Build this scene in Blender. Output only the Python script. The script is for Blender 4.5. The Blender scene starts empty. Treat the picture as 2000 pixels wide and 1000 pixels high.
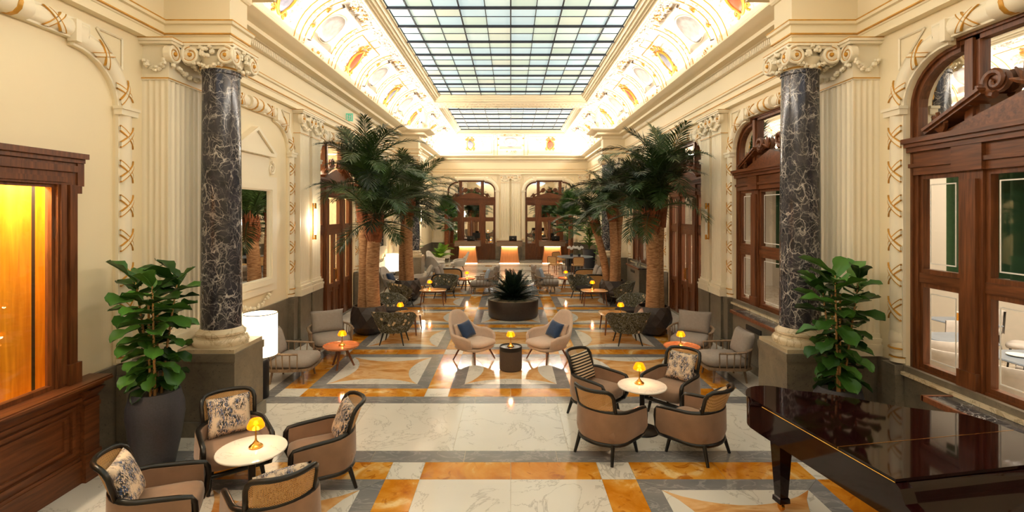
import bpy, bmesh, math, random
from math import sin, cos, pi, radians, sqrt, atan2
from mathutils import Vector, Matrix
random.seed(7)
S = bpy.context.scene
COL = S.collection

# ---------------------------------------------------------------- camera
CAM_H = 2.6
VPX, VPY, FPX = 997.5, 413.0, 1000.0
cd = bpy.data.cameras.new('camera'); cam = bpy.data.objects.new('camera', cd); COL.objects.link(cam)
cam.location = (0, 0, CAM_H); cam.rotation_euler = (pi/2, 0, 0)
cd.sensor_width = 36; cd.lens = 18
cd.shift_x = (1000-VPX)/2000; cd.shift_y = -(500-VPY)/2000
cd.clip_start = .05; cd.clip_end = 200
S.camera = cam
def P(px, py, z=0.0):
    """pixel -> floor-plane point at height z"""
    Y = (CAM_H-z)*FPX/(py-VPY)
    return ((px-VPX)/FPX*Y, Y)

# ---------------------------------------------------------------- view, world, lights
S.view_settings.view_transform = 'Standard'; S.view_settings.look = 'None'
S.view_settings.gamma = 1; S.view_settings.use_curve_mapping = False
S.view_settings.exposure = 1.1
w = bpy.data.worlds.new('sky'); S.world = w; w.use_nodes = True
w.node_tree.nodes['Background'].inputs[0].default_value = (.75, .85, 1, 1)
w.node_tree.nodes['Background'].inputs[1].default_value = .6
K_SKY = 0.85      # emission of the daylit skylight panes
K_COVE = 11.5    # W per metre, warm LED strips lying in the cornice (their glow is seen on the coving)
WARM = (1.0, .915, .80)
def area(name, loc, rot, sx, sy, power, col, spread=None):
    l = bpy.data.lights.new(name, 'AREA'); l.shape = 'RECTANGLE'; l.size = sx; l.size_y = sy
    l.energy = power; l.color = col
    if spread: l.spread = spread
    o = bpy.data.objects.new(name, l); COL.objects.link(o); o.location = loc; o.rotation_euler = rot
    return o
for s, nm in ((-1, 'left'), (1, 'right')):   # LED strips lying in the cornice, shining at the coving; the run goes on over the camera
    for tag_, y0, y1 in (('', 7.2, 26.2), ('_offscreen', -1.8, 7.2)):
        area('cove_light_'+nm+tag_, (s*3.69, (y0+y1)/2, 5.57), (0, radians(s*122), 0), .05, y1-y0, K_COVE*(y1-y0), WARM)
area('cove_light_back', (0, 26.68, 5.57), (radians(58+180), 0, 0), 7.2, .05, K_COVE*7.2, WARM)

# ---------------------------------------------------------------- mesh builder
class MB:
    def __init__(s): s.v = []; s.f = []; s.m = []
    def add(s, vs, fs, mi=0):
        b = len(s.v); s.v += [tuple(p) for p in vs]
        s.f += [tuple(i+b for i in f) for f in fs]; s.m += [mi]*len(fs)
        return s
    def box(s, x0, x1, y0, y1, z0, z1, mi=0):
        return s.add([(x0,y0,z0),(x1,y0,z0),(x1,y1,z0),(x0,y1,z0),(x0,y0,z1),(x1,y0,z1),(x1,y1,z1),(x0,y1,z1)],
            [(0,3,2,1),(4,5,6,7),(0,1,5,4),(1,2,6,5),(2,3,7,6),(3,0,4,7)], mi)
    def mbox(s, M, u0, u1, o0, o1, z0, z1, mi=0):
        c = [(u0,o0,z0),(u1,o0,z0),(u1,o1,z0),(u0,o1,z0),(u0,o0,z1),(u1,o0,z1),(u1,o1,z1),(u0,o1,z1)]
        return s.add([M(*p) for p in c], [(0,3,2,1),(4,5,6,7),(0,1,5,4),(1,2,6,5),(2,3,7,6),(3,0,4,7)], mi)
    def lathe(s, prof, seg=24, c=(0,0,0), mi=0, cap=True, sx=1, sy=1):
        vs = []; fs = []; n = len(prof)
        for k in range(seg):
            a = 2*pi*k/seg
            for r, z in prof: vs.append((c[0]+r*cos(a)*sx, c[1]+r*sin(a)*sy, c[2]+z))
        for k in range(seg):
            k2 = (k+1) % seg
            for i in range(n-1): fs.append((k*n+i, k2*n+i, k2*n+i+1, k*n+i+1))
        if cap:
            fs.append(tuple(k*n for k in range(seg))[::-1]); fs.append(tuple(k*n+n-1 for k in range(seg)))
        return s.add(vs, fs, mi)
    def tube(s, path, r, seg=8, closed=False, mi=0, flat=1.0, cap=True):
        path = [Vector(p) for p in path]; n = len(path)
        rr = r if isinstance(r, (list, tuple)) else [r]*n
        up = None; vs = []; fs = []
        for i, p in enumerate(path):
            a = path[(i-1) % n] if (closed or i > 0) else p
            b = path[(i+1) % n] if (closed or i < n-1) else p
            d = (b-a)
            d = d.normalized() if d.length > 1e-9 else Vector((0,0,1))
            if up is None:
                up = Vector((0,0,1)) if abs(d.z) < .9 else Vector((1,0,0))
            x = d.cross(up)
            if x.length < 1e-6: x = d.cross(Vector((1,.3,0)))
            x.normalize(); y = x.cross(d).normalized(); up = y
            for k in range(seg):
                t = 2*pi*k/seg
                vs.append(p + x*(cos(t)*rr[i]) + y*(sin(t)*rr[i]*flat))
        m = n if closed else n-1
        for i in range(m):
            j = (i+1) % n
            for k in range(seg):
                k2 = (k+1) % seg
                fs.append((i*seg+k, i*seg+k2, j*seg+k2, j*seg+k))
        if cap and not closed:
            fs.append(tuple(range(seg))[::-1]); fs.append(tuple((n-1)*seg+k for k in range(seg)))
        return s.add(vs, fs, mi)
    def prism(s, poly, z0, z1, mi=0):
        n = len(poly)
        vs = [(x,y,z0) for x,y in poly]+[(x,y,z1) for x,y in poly]
        fs = [tuple(range(n))[::-1], tuple(range(n,2*n))]+[(i,(i+1)%n,n+(i+1)%n,n+i) for i in range(n)]
        return s.add(vs, fs, mi)
    def mprism(s, M, poly, o0, o1, mi=0):
        n = len(poly)
        vs = [M(u,o0,z) for u,z in poly]+[M(u,o1,z) for u,z in poly]
        fs = [tuple(range(n))[::-1], tuple(range(n,2*n))]+[(i,(i+1)%n,n+(i+1)%n,n+i) for i in range(n)]
        return s.add(vs, fs, mi)
    def strip(s, rows, mi=0, closed=False):
        """rows: list of equally long point lists, joined as quads"""
        n = len(rows[0]); vs = [p for r in rows for p in r]; fs = []
        for i in range(len(rows)-1):
            for k in range(n if closed else n-1):
                k2 = (k+1) % n
                fs.append((i*n+k, i*n+k2, (i+1)*n+k2, (i+1)*n+k))
        return s.add(vs, fs, mi)
    def sweep(s, path, prof, mi=0, closed=False):
        n = len(path); mit = []
        for i in range(n):
            p = Vector(path[i])
            a = Vector(path[i-1]) if (closed or i > 0) else None
            b = Vector(path[(i+1) % n]) if (closed or i < n-1) else None
            d1 = (p-a).normalized() if a is not None else None
            d2 = (b-p).normalized() if b is not None else None
            d1 = d1 or d2; d2 = d2 or d1
            n1 = Vector((d1.y,-d1.x)); n2 = Vector((d2.y,-d2.x))
            m = n1+n2; m = m/max(1e-6, m.dot(n1)); mit.append((p, m))
        rows = [[(p.x+m.x*o, p.y+m.y*o, z) for o, z in prof] for p, m in mit]
        if closed: rows.append(rows[0])
        return s.strip(rows, mi)
    def sq(s, c, size, e=.35, nu=16, nv=9, mi=0, e2=None):
        """superquadric: rounded box"""
        e2 = e2 or e; f = lambda v, q: math.copysign(abs(v)**q, v)
        vs = []; fs = []
        for j in range(nv+1):
            ph = -pi/2+pi*j/nv
            for i in range(nu):
                th = 2*pi*i/nu+pi/nu
                vs.append((c[0]+size[0]/2*f(cos(ph),e2)*f(cos(th),e), c[1]+size[1]/2*f(cos(ph),e2)*f(sin(th),e), c[2]+size[2]/2*f(sin(ph),e2)))
        for j in range(nv):
            for i in range(nu):
                i2 = (i+1) % nu
                fs.append((j*nu+i, j*nu+i2, (j+1)*nu+i2, (j+1)*nu+i))
        return s.add(vs, fs, mi)
    def blob(s, c, r, seg=6, mi=0):
        if not isinstance(r, (tuple, list)): r = (r,r,r)
        vs = [(c[0],c[1],c[2]-r[2])]; fs = []
        for z, q in ((-.5,.87),(.5,.87)):
            for k in range(seg):
                a = 2*pi*k/seg; vs.append((c[0]+r[0]*q*cos(a), c[1]+r[1]*q*sin(a), c[2]+r[2]*z))
        vs.append((c[0],c[1],c[2]+r[2]))
        for k in range(seg):
            k2 = (k+1) % seg
            fs += [(0,1+k2,1+k),(1+k,1+k2,1+seg+k2,1+seg+k),(1+seg+k,1+seg+k2,1+2*seg)]
        return s.add(vs, fs, mi)
    def xf(s, fn): s.v = [tuple(fn(p)) for p in s.v]; return s
    def mesh(s, name, mats, smooth=False):
        me = bpy.data.meshes.new(name); me.from_pydata(s.v, [], s.f)
        for m in (mats if isinstance(mats, (list,tuple)) else [mats]): me.materials.append(m)
        me.polygons.foreach_set('material_index', s.m)
        bm = bmesh.new(); bm.from_mesh(me); bmesh.ops.recalc_face_normals(bm, faces=bm.faces); bm.to_mesh(me); bm.free()
        if smooth is not False:
            me.polygons.foreach_set('use_smooth', [True]*len(me.polygons))
            if smooth is not True: me.set_sharp_from_angle(angle=radians(smooth))
        me.update(); return me
    def build(s, name, mats, parent=None, smooth=False, loc=None, rot=None):
        return link(name, s.mesh(name, mats, smooth), parent, loc, rot)
def link(name, me, parent=None, loc=None, rot=None):
    o = bpy.data.objects.new(name, me); COL.objects.link(o)
    if parent is not None: o.parent = parent
    if loc is not None: o.location = loc
    if rot is not None: o.rotation_euler = rot
    return o
def tag(o, label, cat, group=None):
    o['label'] = label; o['category'] = cat
    if group: o['group'] = group
    return o
def thing(name, label, cat, loc=(0,0,0), rz=0, group=None):
    o = bpy.data.objects.new(name, None); COL.objects.link(o); o.empty_display_size = .1
    o.location = loc; o.rotation_euler = (0,0,radians(rz))
    return tag(o, label, cat, group)
def struct(o): o['kind'] = 'structure'; return o
def stuff(o): o['kind'] = 'stuff'; return o
def dup(root, loc, rz, label=None, group=None):
    kids = {}
    for o in bpy.data.objects:
        if o.parent: kids.setdefault(o.parent.name, []).append(o)
    def cp(o, par):
        c = o.copy(); COL.objects.link(c); c.parent = par
        if par is not None: c.matrix_parent_inverse = o.matrix_parent_inverse
        for k in kids.get(o.name, []): cp(k, c)
        return c
    r = cp(root, None); r.location = loc; r.rotation_euler = (0,0,radians(rz))
    if label: r['label'] = label
    if group: r['group'] = group
    return r

# ---------------------------------------------------------------- materials
def lin(c):
    if isinstance(c, str):
        c = [int(c[i:i+2],16)/255 for i in (0,2,4)]
        c = [x/12.92 if x <= .04045 else ((x+.055)/1.055)**2.4 for x in c]
    return (c[0],c[1],c[2],1)
class NT:
    def __init__(s, name):
        s.mat = bpy.data.materials.new(name); s.mat.use_nodes = True
        s.n = s.mat.node_tree.nodes; s.l = s.mat.node_tree.links
        s.b = s.n['Principled BSDF']; s.out = s.n['Material Output']; s.tc = s.n.new('ShaderNodeTexCoord')
        s._co = None
    def node(s, t, **kw):
        n = s.n.new(t)
        for k, v in kw.items(): setattr(n, k, v)
        return n
    def co(s, scale=(1,1,1), rnd=False, rot=(0,0,0)):
        m = s.node('ShaderNodeMapping'); m.inputs['Scale'].default_value = scale; m.inputs['Rotation'].default_value = rot
        s.l.new(s.tc.outputs['Object'], m.inputs['Vector'])
        if rnd:
            oi = s.node('ShaderNodeObjectInfo'); mu = s.node('ShaderNodeMath', operation='MULTIPLY'); mu.inputs[1].default_value = 40
            s.l.new(oi.outputs['Random'], mu.inputs[0])
            cx = s.node('ShaderNodeCombineXYZ')
            for k in range(3): s.l.new(mu.outputs[0], cx.inputs[k])
            s.l.new(cx.outputs[0], m.inputs['Location'])
        return m.outputs[0]
    def noise(s, co, scale, detail=4, dist=0, rough=.5):
        n = s.node('ShaderNodeTexNoise'); n.inputs['Scale'].default_value = scale; n.inputs['Detail'].default_value = detail
        n.inputs['Distortion'].default_value = dist; n.inputs['Roughness'].default_value = rough
        s.l.new(co, n.inputs['Vector']); return n.outputs['Fac']
    def ramp(s, fac, stops, mode='LINEAR'):
        r = s.node('ShaderNodeValToRGB'); r.color_ramp.interpolation = mode
        e = r.color_ramp.elements
        while len(e) < len(stops): e.new(.5)
        for q, (p, c) in zip(e, stops): q.position = p; q.color = lin(c)
        s.l.new(fac, r.inputs['Fac']); return r.outputs['Color']
    def math(s, op, a, b=None):
        m = s.node('ShaderNodeMath', operation=op)
        for i, x in enumerate((a, b)):
            if x is None: continue
            if isinstance(x, (int,float)): m.inputs[i].default_value = x
            else: s.l.new(x, m.inputs[i])
        return m.outputs[0]
    def mix(s, fac, a, b, blend='MIX'):
        m = s.node('ShaderNodeMix', data_type='RGBA', blend_type=blend)
        for i, x in ((0,fac),(6,a),(7,b)):
            if isinstance(x, (int,float)): m.inputs[i].default_value = x
            elif isinstance(x, (tuple,str)): m.inputs[i].default_value = lin(x)
            else: s.l.new(x, m.inputs[i])
        return m.outputs[2]
    def set(s, col=None, rough=None, metal=None, **kw):
        if col is not None:
            if isinstance(col, (tuple,str)): s.b.inputs['Base Color'].default_value = lin(col)
            else: s.l.new(col, s.b.inputs['Base Color'])
        if rough is not None:
            if isinstance(rough, (int,float)): s.b.inputs['Roughness'].default_value = rough
            else: s.l.new(rough, s.b.inputs['Roughness'])
        if metal is not None: s.b.inputs['Metallic'].default_value = metal
        for k, v in kw.items(): s.b.inputs[k.replace('_',' ')].default_value = v
        return s
    def bump(s, h, strength=.3, dist=.01):
        b = s.node('ShaderNodeBump'); b.inputs['Strength'].default_value = strength; b.inputs['Distance'].default_value = dist
        s.l.new(h, b.inputs['Height']); s.l.new(b.outputs[0], s.b.inputs['Normal']); return s
def simple(name, col, rough=.5, metal=0, var=.12, nscale=8, bump=0, bscale=60, rnd=False, **kw):
    t = NT(name); c = lin(col)[:3]
    n = t.noise(t.co(rnd=rnd), nscale, 3)
    t.set(t.ramp(n, [(.25, tuple(x*(1-var) for x in c)), (.75, tuple(min(1,x*(1+var)) for x in c))]), rough, metal, **kw)
    if bump: t.bump(t.noise(t.co(), bscale, 3), bump, .004)
    return t.mat
def marble(name, base, vein, scale=1.6, width=.03, rough=.1, cloud=None, seed=(1,1,1), amt=.8):
    t = NT(name); co = t.co(seed, rnd=True)
    n = t.noise(co, scale, 8, 1.2, .62)
    v = t.math('ABSOLUTE', t.math('SUBTRACT', n, .5))
    k = t.ramp(v, [(0, (amt,)*3), (width, (0,0,0))])
    c2 = t.noise(co, scale*.7, 3)
    bc = t.ramp(c2, [(.3, cloud or base), (.7, base)])
    t.set(t.mix(k, bc, vein), rough, Specular_IOR_Level=.5)
    return t.mat
def wood(name, c1, c2, axis=2, rough=.35, scale=6):
    t = NT(name); sc = [1,1,1]; sc[axis] = .08
    n = t.noise(t.co(tuple(sc), rnd=True), scale*5, 6, .6)
    t.set(t.ramp(n, [(.3, c1), (.7, c2)]), rough); t.bump(n, .12, .003)
    return t.mat
MAT = {}
m = MAT
m['white'] = marble('white_marble', 'E7E3DB', '9A948C', 1.3, .012, .09, 'DAD6CE', amt=.6)
m['tabletop'] = marble('pale_table_marble', 'F3EFE9', 'B9B4AE', 2.2, .012, .12, 'EBE6DF', amt=.5)
m['grey'] = marble('grey_marble', '8F8D8E', 'B9B6B2', 2.2, .03, .10, '7A7A7E', (1,2.4,1), .5)
t = NT('yellow_marble'); co = t.co((1,1,1), rnd=True)
n1 = t.noise(co, 1.5, 6, 1.6, .6); n2 = t.noise(co, 5, 5, 2)
c = t.ramp(n1, [(.25,'A85A0C'),(.42,'CE811A'),(.56,'DD9C3A'),(.68,'F0D49A'),(.8,'D08A24')])
c = t.mix(t.ramp(n2, [(.58,(0,0,0)),(.66,(.7,.7,.7))]), c, 'A5560B'); t.set(c, .09); m['yellow'] = t.mat
t = NT('peach_marble'); co = t.co((1,2.2,1), rnd=True)
n1 = t.noise(co, 2.2, 6, 1.2)
t.set(t.ramp(n1, [(.3,'BE7E40'),(.5,'DDA86A'),(.62,'E8BE8C'),(.75,'CC9050')]), .09); m['peach'] = t.mat
t = NT('black_veined_marble'); co = t.co((1,1,.75))
nz = t.node('ShaderNodeTexNoise'); nz.inputs['Scale'].default_value = 4; nz.inputs['Detail'].default_value = 5
t.l.new(co, nz.inputs['Vector'])
va = t.node('ShaderNodeVectorMath', operation='SCALE'); va.inputs['Scale'].default_value = .35; t.l.new(nz.outputs['Color'], va.inputs[0])
vb = t.node('ShaderNodeVectorMath', operation='ADD'); t.l.new(va.outputs[0], vb.inputs[0]); t.l.new(co, vb.inputs[1])
def vor(scale):
    v = t.node('ShaderNodeTexVoronoi', feature='DISTANCE_TO_EDGE'); v.inputs['Scale'].default_value = scale
    t.l.new(vb.outputs[0], v.inputs['Vector']); return v.outputs['Distance']
k1 = t.ramp(vor(7), [(0,(.8,)*3),(.045,(0,)*3)]); k2 = t.ramp(vor(16), [(0,(.6,)*3),(.05,(0,)*3)])
gate = t.ramp(t.noise(co, 5, 4), [(.36,(0.05,)*3),(.6,(1,)*3)])
kk = t.mix(1.0, t.mix(1.0, k1, k2, 'ADD'), gate, 'MULTIPLY')
base = t.ramp(t.noise(co, 9, 5), [(.3,'232228'),(.7,'3B3A42')])
t.set(t.mix(kk, base, 'C9C2BC'), .16); m['blackmarble'] = t.mat
def plaster(name, col, rough=.55):
    t = NT(name); c = lin(col)[:3]; co = t.co()
    t.set(t.ramp(t.noise(co, .8, 4), [(.3, tuple(x*.95 for x in c)), (.7, c)]), rough)
    t.bump(t.noise(co, 40, 3), .05, .003); return t.mat
m['cream'] = plaster('cream_plaster', 'F3E3C0')
m['ivory'] = plaster('ivory_stucco', 'F4E8CE')
m['stucco'] = plaster('white_stucco', 'F1E6D8')
m['beam'] = plaster('cream_painted_beam', 'EFDFBD')
m['gilt'] = simple('gilt', 'CE9638', .4, .25, .2, 12)
m['gold'] = simple('brass', 'D9A14A', .25, 1, .05)
def stone(name, a, b):
    t = NT(name); co = t.co(rnd=True)
    n1 = t.noise(co, 3, 8, .5, .7); n2 = t.noise(co, 45, 4)
    c = t.ramp(n1, [(.3,a),(.7,b)]); c = t.mix(t.ramp(n2,[(.62,(0,)*3),(.7,(.55,)*3)]), c, '2E2822')
    t.set(c, .28); return t.mat
m['stone'] = stone('brown_grey_stone', '5E564A', '837866')
m['stonelight'] = stone('beige_stone', 'A8977B', 'C2B194')
m['marblebase'] = marble('cream_marble', 'E3D3B6', 'A58E6C', 3, .03, .2, 'D2BF9E')
m['wood'] = wood('dark_oak', '512B14', '7F4A28')
m['woodh'] = wood('dark_oak_horizontal', '512B14', '7F4A28', 1)
m['woodx'] = wood('dark_oak_cross', '512B14', '7F4A28', 0)
m['orangewood'] = wood('orange_veneer', 'BE780C', 'DE9C22', 2, .3, 4)
m['walnut'] = wood('walnut', '5C3018', '8A5230', 0, .35)
m['ash'] = wood('grey_ash_wood', '6E5844', '94795E', 2, .45)
m['copperwood'] = wood('copper_tinted_wood', 'A45C34', 'D08A5A', 0, .22)
m['deskwood'] = wood('copper_brown_wood', 'A2673E', 'B5774A', 2, .4)
m['deskbox'] = simple('taupe_counter_lacquer', '86705F', .35, .1, .08)
m['blackwood'] = simple('black_lacquer_wood', '16120F', .3, 0, .2)
m['piano'] = simple('polished_burgundy_black', '1C0709', .05, 0, .25, 3, Specular_IOR_Level=.32)
m['blackmetal'] = simple('black_metal', '15151A', .35, .3, .2)
m['velvet'] = simple('taupe_velvet', '937259', .75, 0, .22, 5, .2, 25, Sheen_Weight=.35)
m['blush'] = simple('blush_bouclé', 'CDB3A0', .85, 0, .06, 20, .35, 160, Sheen_Weight=.3)
m['paleshell'] = simple('pale_grey_upholstery', 'C9C0B8', .85, 0, .06, 20, .3, 160)
m['greyfabric'] = simple('warm_grey_fabric', '958B84', .9, 0, .08, 30, .4, 220)
m['bluefabric'] = simple('blue_velvet', '12355F', .7, 0, .3, 14, .3, 60, Sheen_Weight=.3)
m['palebluefabric'] = simple('pale_blue_fabric', '9FAEC4', .85, 0, .1, 20, .3, 120)
m['darkfabric'] = simple('dark_brown_fabric', '2E2320', .85, 0, .15, 20, .2, 120)
m['felt'] = simple('taupe_felt', '5A4B40', .95, 0, .18, 120, .5, 300)
m['potblack'] = simple('charcoal_pot', '372E2C', .32, .1, .25, 30, .1, 120)
m['potgrey'] = simple('slate_pot', '3C3B42', .55, 0, .2, 60, .2, 150)
m['potwhite'] = simple('white_pot', 'E0DACE', .4)
m['soil'] = simple('pebbly_soil', '4A4038', .95, 0, .6, 70, .8, 70)
m['gravel'] = simple('grey_gravel', '8A857C', .9, 0, .5, 90, 1, 90)
m['medallion'] = simple('grey_painted_medallion', 'A39C98', .5, 0, .2, 10)
m['medred'] = simple('red_shield', 'B24A28', .5, 0, .25, 14)
m['medblue'] = simple('slate_shield', '7C7B88', .5, 0, .25, 14)
m['blackbar'] = simple('dark_iron_bar', '2A2D36', .45, .3, .1)
m['bamboo'] = simple('bamboo_cane', 'B88A56', .5)
m['paper'] = simple('white_surface', 'EEE9E0', .4, 0, .03)
m['laptop'] = simple('black_laptop', '0E0E10', .3)
m['vent'] = simple('dark_vent', '1B1917', .6)
m['chrome'] = simple('steel', 'B9B9B9', .25, 1, .05)
def emis(name, col, st, base=None, rough=.5):
    t = NT(name); t.set(base or col, rough)
    t.b.inputs['Emission Color'].default_value = lin(col); t.b.inputs['Emission Strength'].default_value = st
    return t.mat
m['shade'] = emis('lit_paper_shade', 'FFE3B8', 2.2, 'F2E6D0')
m['led'] = emis('led_strip', 'FFD9A0', 9)
m['tubelight'] = emis('lit_tube', 'FFF0DC', 7)
m['exit'] = emis('exit_green', '4F9A78', .5)
m['candle'] = emis('lamp_bulb', 'FFB040', 22)
t = NT('amber_glass'); t.set('E88A10', .08, 0, Transmission_Weight=.75, IOR=1.3)
t.b.inputs['Emission Color'].default_value = lin('FF8C0A'); t.b.inputs['Emission Strength'].default_value = .55; m['amber'] = t.mat
t = NT('window_glass'); t.set('FFFFFF', .02, 0, Specular_IOR_Level=.5)
gl = t.node('ShaderNodeBsdfGlossy'); gl.inputs['Roughness'].default_value = .01
tr = t.node('ShaderNodeBsdfTransparent'); ms = t.node('ShaderNodeMixShader'); fr = t.node('ShaderNodeLayerWeight'); fr.inputs[0].default_value = .5
ad = t.math('ADD', t.math('MULTIPLY', t.math('POWER', fr.outputs['Facing'], 4.0), .6), .03)
t.l.new(ad, ms.inputs[0]); t.l.new(tr.outputs[0], ms.inputs[1]); t.l.new(gl.outputs[0], ms.inputs[2]); t.l.new(ms.outputs[0], t.out.inputs['Surface']); m['glass'] = t.mat
m['mirror'] = NT('mirror').set((.86,.86,.84), .015, 1).mat
m['clear'] = NT('clear_glass').set((.95,.98,1), .02, 0, Transmission_Weight=1.0, IOR=1.2).mat
def pane_mat(name, c):
    t = NT(name); n = t.noise(t.co(rnd=True), .6, 2)
    col = t.ramp(n, [(.3, tuple(x*.9 for x in lin(c)[:3])), (.7, lin(c)[:3])])
    t.set(col, .35); t.l.new(col, t.b.inputs['Emission Color']); t.b.inputs['Emission Strength'].default_value = K_SKY
    return t.mat
PANES = [pane_mat('skylight_pane_'+k, c) for k, c in (('sage','97A293'),('mist','93A3A3'),('warm','A0A391'),('pale','9FA99F'))]
def weave(name):
    t = NT(name); sp = t.node('ShaderNodeSeparateXYZ'); t.l.new(t.tc.outputs['Object'], sp.inputs[0])
    p = 2*pi/.016
    a = t.math('SINE', t.math('MULTIPLY', sp.outputs[1], p)); b = t.math('SINE', t.math('MULTIPLY', sp.outputs[2], p))
    h = t.math('GREATER_THAN', t.math('MULTIPLY', t.math('ADD', a, .1), t.math('ADD', b, .1)), .38)
    t.set('D2A468', .6)
    tr = t.node('ShaderNodeBsdfTransparent'); ms = t.node('ShaderNodeMixShader')
    t.l.new(h, ms.inputs[0]); t.l.new(t.b.outputs[0], ms.inputs[1]); t.l.new(tr.outputs[0], ms.inputs[2]); t.l.new(ms.outputs[0], t.out.inputs['Surface'])
    return t.mat
m['cane'] = weave('woven_cane')
m['canesolid'] = simple('cane_panel', 'C79A62', .6, 0, .15, 60, .4, 150)
t = NT('dark_floral_fabric'); co = t.co(rnd=True)
v = t.node('ShaderNodeTexVoronoi'); v.inputs['Scale'].default_value = 6.5; t.l.new(co, v.inputs['Vector'])
nn = t.noise(co, 26, 4, 2.0, .6); n3 = t.noise(co, 10, 5, 2.5, .65)
c = t.ramp(n3, [(.38,'141514'),(.44,'37382A'),(.47,'8A835F'),(.495,'181917'),(.545,'161716'),(.57,'C4C4B6'),(.605,'1A1B19')])
fl = t.math('ADD', v.outputs['Distance'], t.math('MULTIPLY', nn, .35))
c = t.mix(t.ramp(fl, [(.34,(1,)*3),(.40,(0,)*3)]), c, 'DCC29C')
t.set(c, .8); m['floral'] = t.mat
t = NT('botanical_print_fabric'); co = t.co(rnd=True)
sp = t.node('ShaderNodeSeparateXYZ'); t.l.new(t.tc.outputs['Object'], sp.inputs[0])
v = t.node('ShaderNodeTexVoronoi'); v.inputs['Scale'].default_value = 9; v.inputs['Randomness'].default_value = .8; t.l.new(co, v.inputs['Vector'])
spk = t.noise(t.co((1,2.6,.9), rnd=True, rot=(.5,0,0)), 20, 4, 2.2); spk2 = t.noise(t.co((1,2.6,.9), rnd=True, rot=(-.6,0,0)), 20, 4, 2.2)
g1 = t.ramp(spk, [(.50,(0,)*3),(.54,(1,)*3)]); g2 = t.ramp(spk2, [(.51,(0,)*3),(.55,(1,)*3)])
near = t.ramp(v.outputs['Distance'], [(.48,(1,)*3),(.72,(0,)*3)])
c = t.mix(t.math('MULTIPLY', g1, near), 'E2CDB4', '4E628C'); c = t.mix(t.math('MULTIPLY', g2, near), c, '33302F')
c = t.mix(t.ramp(t.noise(co, 30, 3, 1), [(.6,(0,)*3),(.64,(.6,)*3)]), c, '7A5A44')
t.set(c, .85); m['botanical'] = t.mat
t = NT('striped_fabric'); sp = t.node('ShaderNodeSeparateXYZ'); t.l.new(t.tc.outputs['Object'], sp.inputs[0])
s_ = t.math('SINE', t.math('MULTIPLY', sp.outputs[2], 2*pi/.036))
t.set(t.ramp(t.math('MULTIPLY_ADD', s_, .5) if False else t.math('GREATER_THAN', s_, .0), [(0,'1D1714'),(1,'D9C2A4')], 'CONSTANT'), .85)
m['striped'] = t.mat
def leafmat(name, a, b, rough=.4):
    t = NT(name); oi = t.node('ShaderNodeObjectInfo')
    f = t.math('ADD', t.math('MULTIPLY', oi.outputs['Random'], .7), t.math('MULTIPLY', t.noise(t.co(), 6, 3), .4))
    t.set(t.ramp(f, [(.15,a),(.95,b)]), rough, Specular_IOR_Level=.4)
    return t.mat
m['frond'] = leafmat('palm_leaflet', '101C0B', '425D2A', .42)
m['fanleaf'] = leafmat('fan_palm_leaf', '1D3A1C', '547A3C', .45)
m['fig'] = leafmat('fiddle_leaf', '16300E', '4F8030', .34)
m['lime'] = leafmat('lime_frond', '4E8A1E', '9CC23E', .5)
m['darkfern'] = leafmat('dark_fern', '0A1A12', '21382A', .5)
m['bushleaf'] = leafmat('broad_leaf', '2E5E22', '86B04E', .4)
t = NT('palm_trunk'); co = t.co((1,1,6))
n1 = t.noise(co, 9, 5, .5)
t.set(t.ramp(n1, [(.3,'7E5638'),(.55,'B0845C'),(.75,'C9A47C')]), .8); t.bump(n1, .6, .012); m['trunk'] = t.mat
m['boot'] = simple('palm_boot_fibre', '8A5030', .85, 0, .35, 18, .6, 40)
m['white_petal'] = simple('white_petal', 'F4EFEA', .5)
m['stem'] = simple('green_stem', '4E6A30', .5)
t = NT('green_curtain'); t.set('2E5A3A', .8); m['curtain'] = t.mat
m['beer'] = simple('amber_beer', 'E09018', .15, 0, .05)
m['annexwall'] = plaster('pale_annex_wall', 'D8CFC0')
m['annexfloor'] = marble('annex_floor_stone', 'CFC3B2', 'A08E78', 1.5, .03, .2)
m['bluetable'] = simple('blue_grey_tabletop', '7D8794', .3)
# ================================================================ STRUCTURE
WX, YN, YF = 4.2, -2.0, 27.2          # half width, rear wall, far wall
CY = (6.25, 18.6)                     # column rows
HB = 1.28                             # half width of an arched bay
BAYS = (4.16, 8.36, 12.43, 16.50, 20.7)
FARB = (-2.09, 2.05)
def ML(u,o,z): return (-WX+o, u, z)
def MR(u,o,z): return (WX-o, u, z)
def MF(u,o,z): return (u, YF-o, z)
SIDE = {-1: ML, 1: MR}
def shift(M, c): return lambda u,o,z: M(u+c, o, z)

# ---------------------------------------------------------------- floor: inlaid marble
floor = struct(MB().box(-WX-.4, WX+.4, YN, YF+.3, -.12, -.004).build('floor', m['stonelight']))
NT_ = 0
far_tiles = {}
def tile(poly, mat):
    global NT_
    cx = sum(p[0] for p in poly)/len(poly); cy = sum(p[1] for p in poly)/len(poly)
    ext = max(max(abs(p[0]-cx), abs(p[1]-cy)) for p in poly)
    k = 1-.0025/max(ext,.1)
    pl = [(cx+(x-cx)*k, cy+(y-cy)*k) for x,y in poly]
    if 3.0 < cy < 15.6 and NT_ < 298:
        NT_ += 1
        mb = MB().prism([(x-cx,y-cy) for x,y in pl], -.012, 0)
        mb.build('tile', m[mat], floor, loc=(cx,cy,0))
    else: far_tiles.setdefault(mat, MB()).prism(pl, -.012, 0)
def rect(x0,x1,y0,y1,mat,nx=1,ny=1):
    for i in range(nx):
        for j in range(ny):
            a,b = x0+(x1-x0)*i/nx, x0+(x1-x0)*(i+1)/nx; c,d = y0+(y1-y0)*j/ny, y0+(y1-y0)*(j+1)/ny
            tile([(a,c),(b,c),(b,d),(a,d)], mat)
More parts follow.
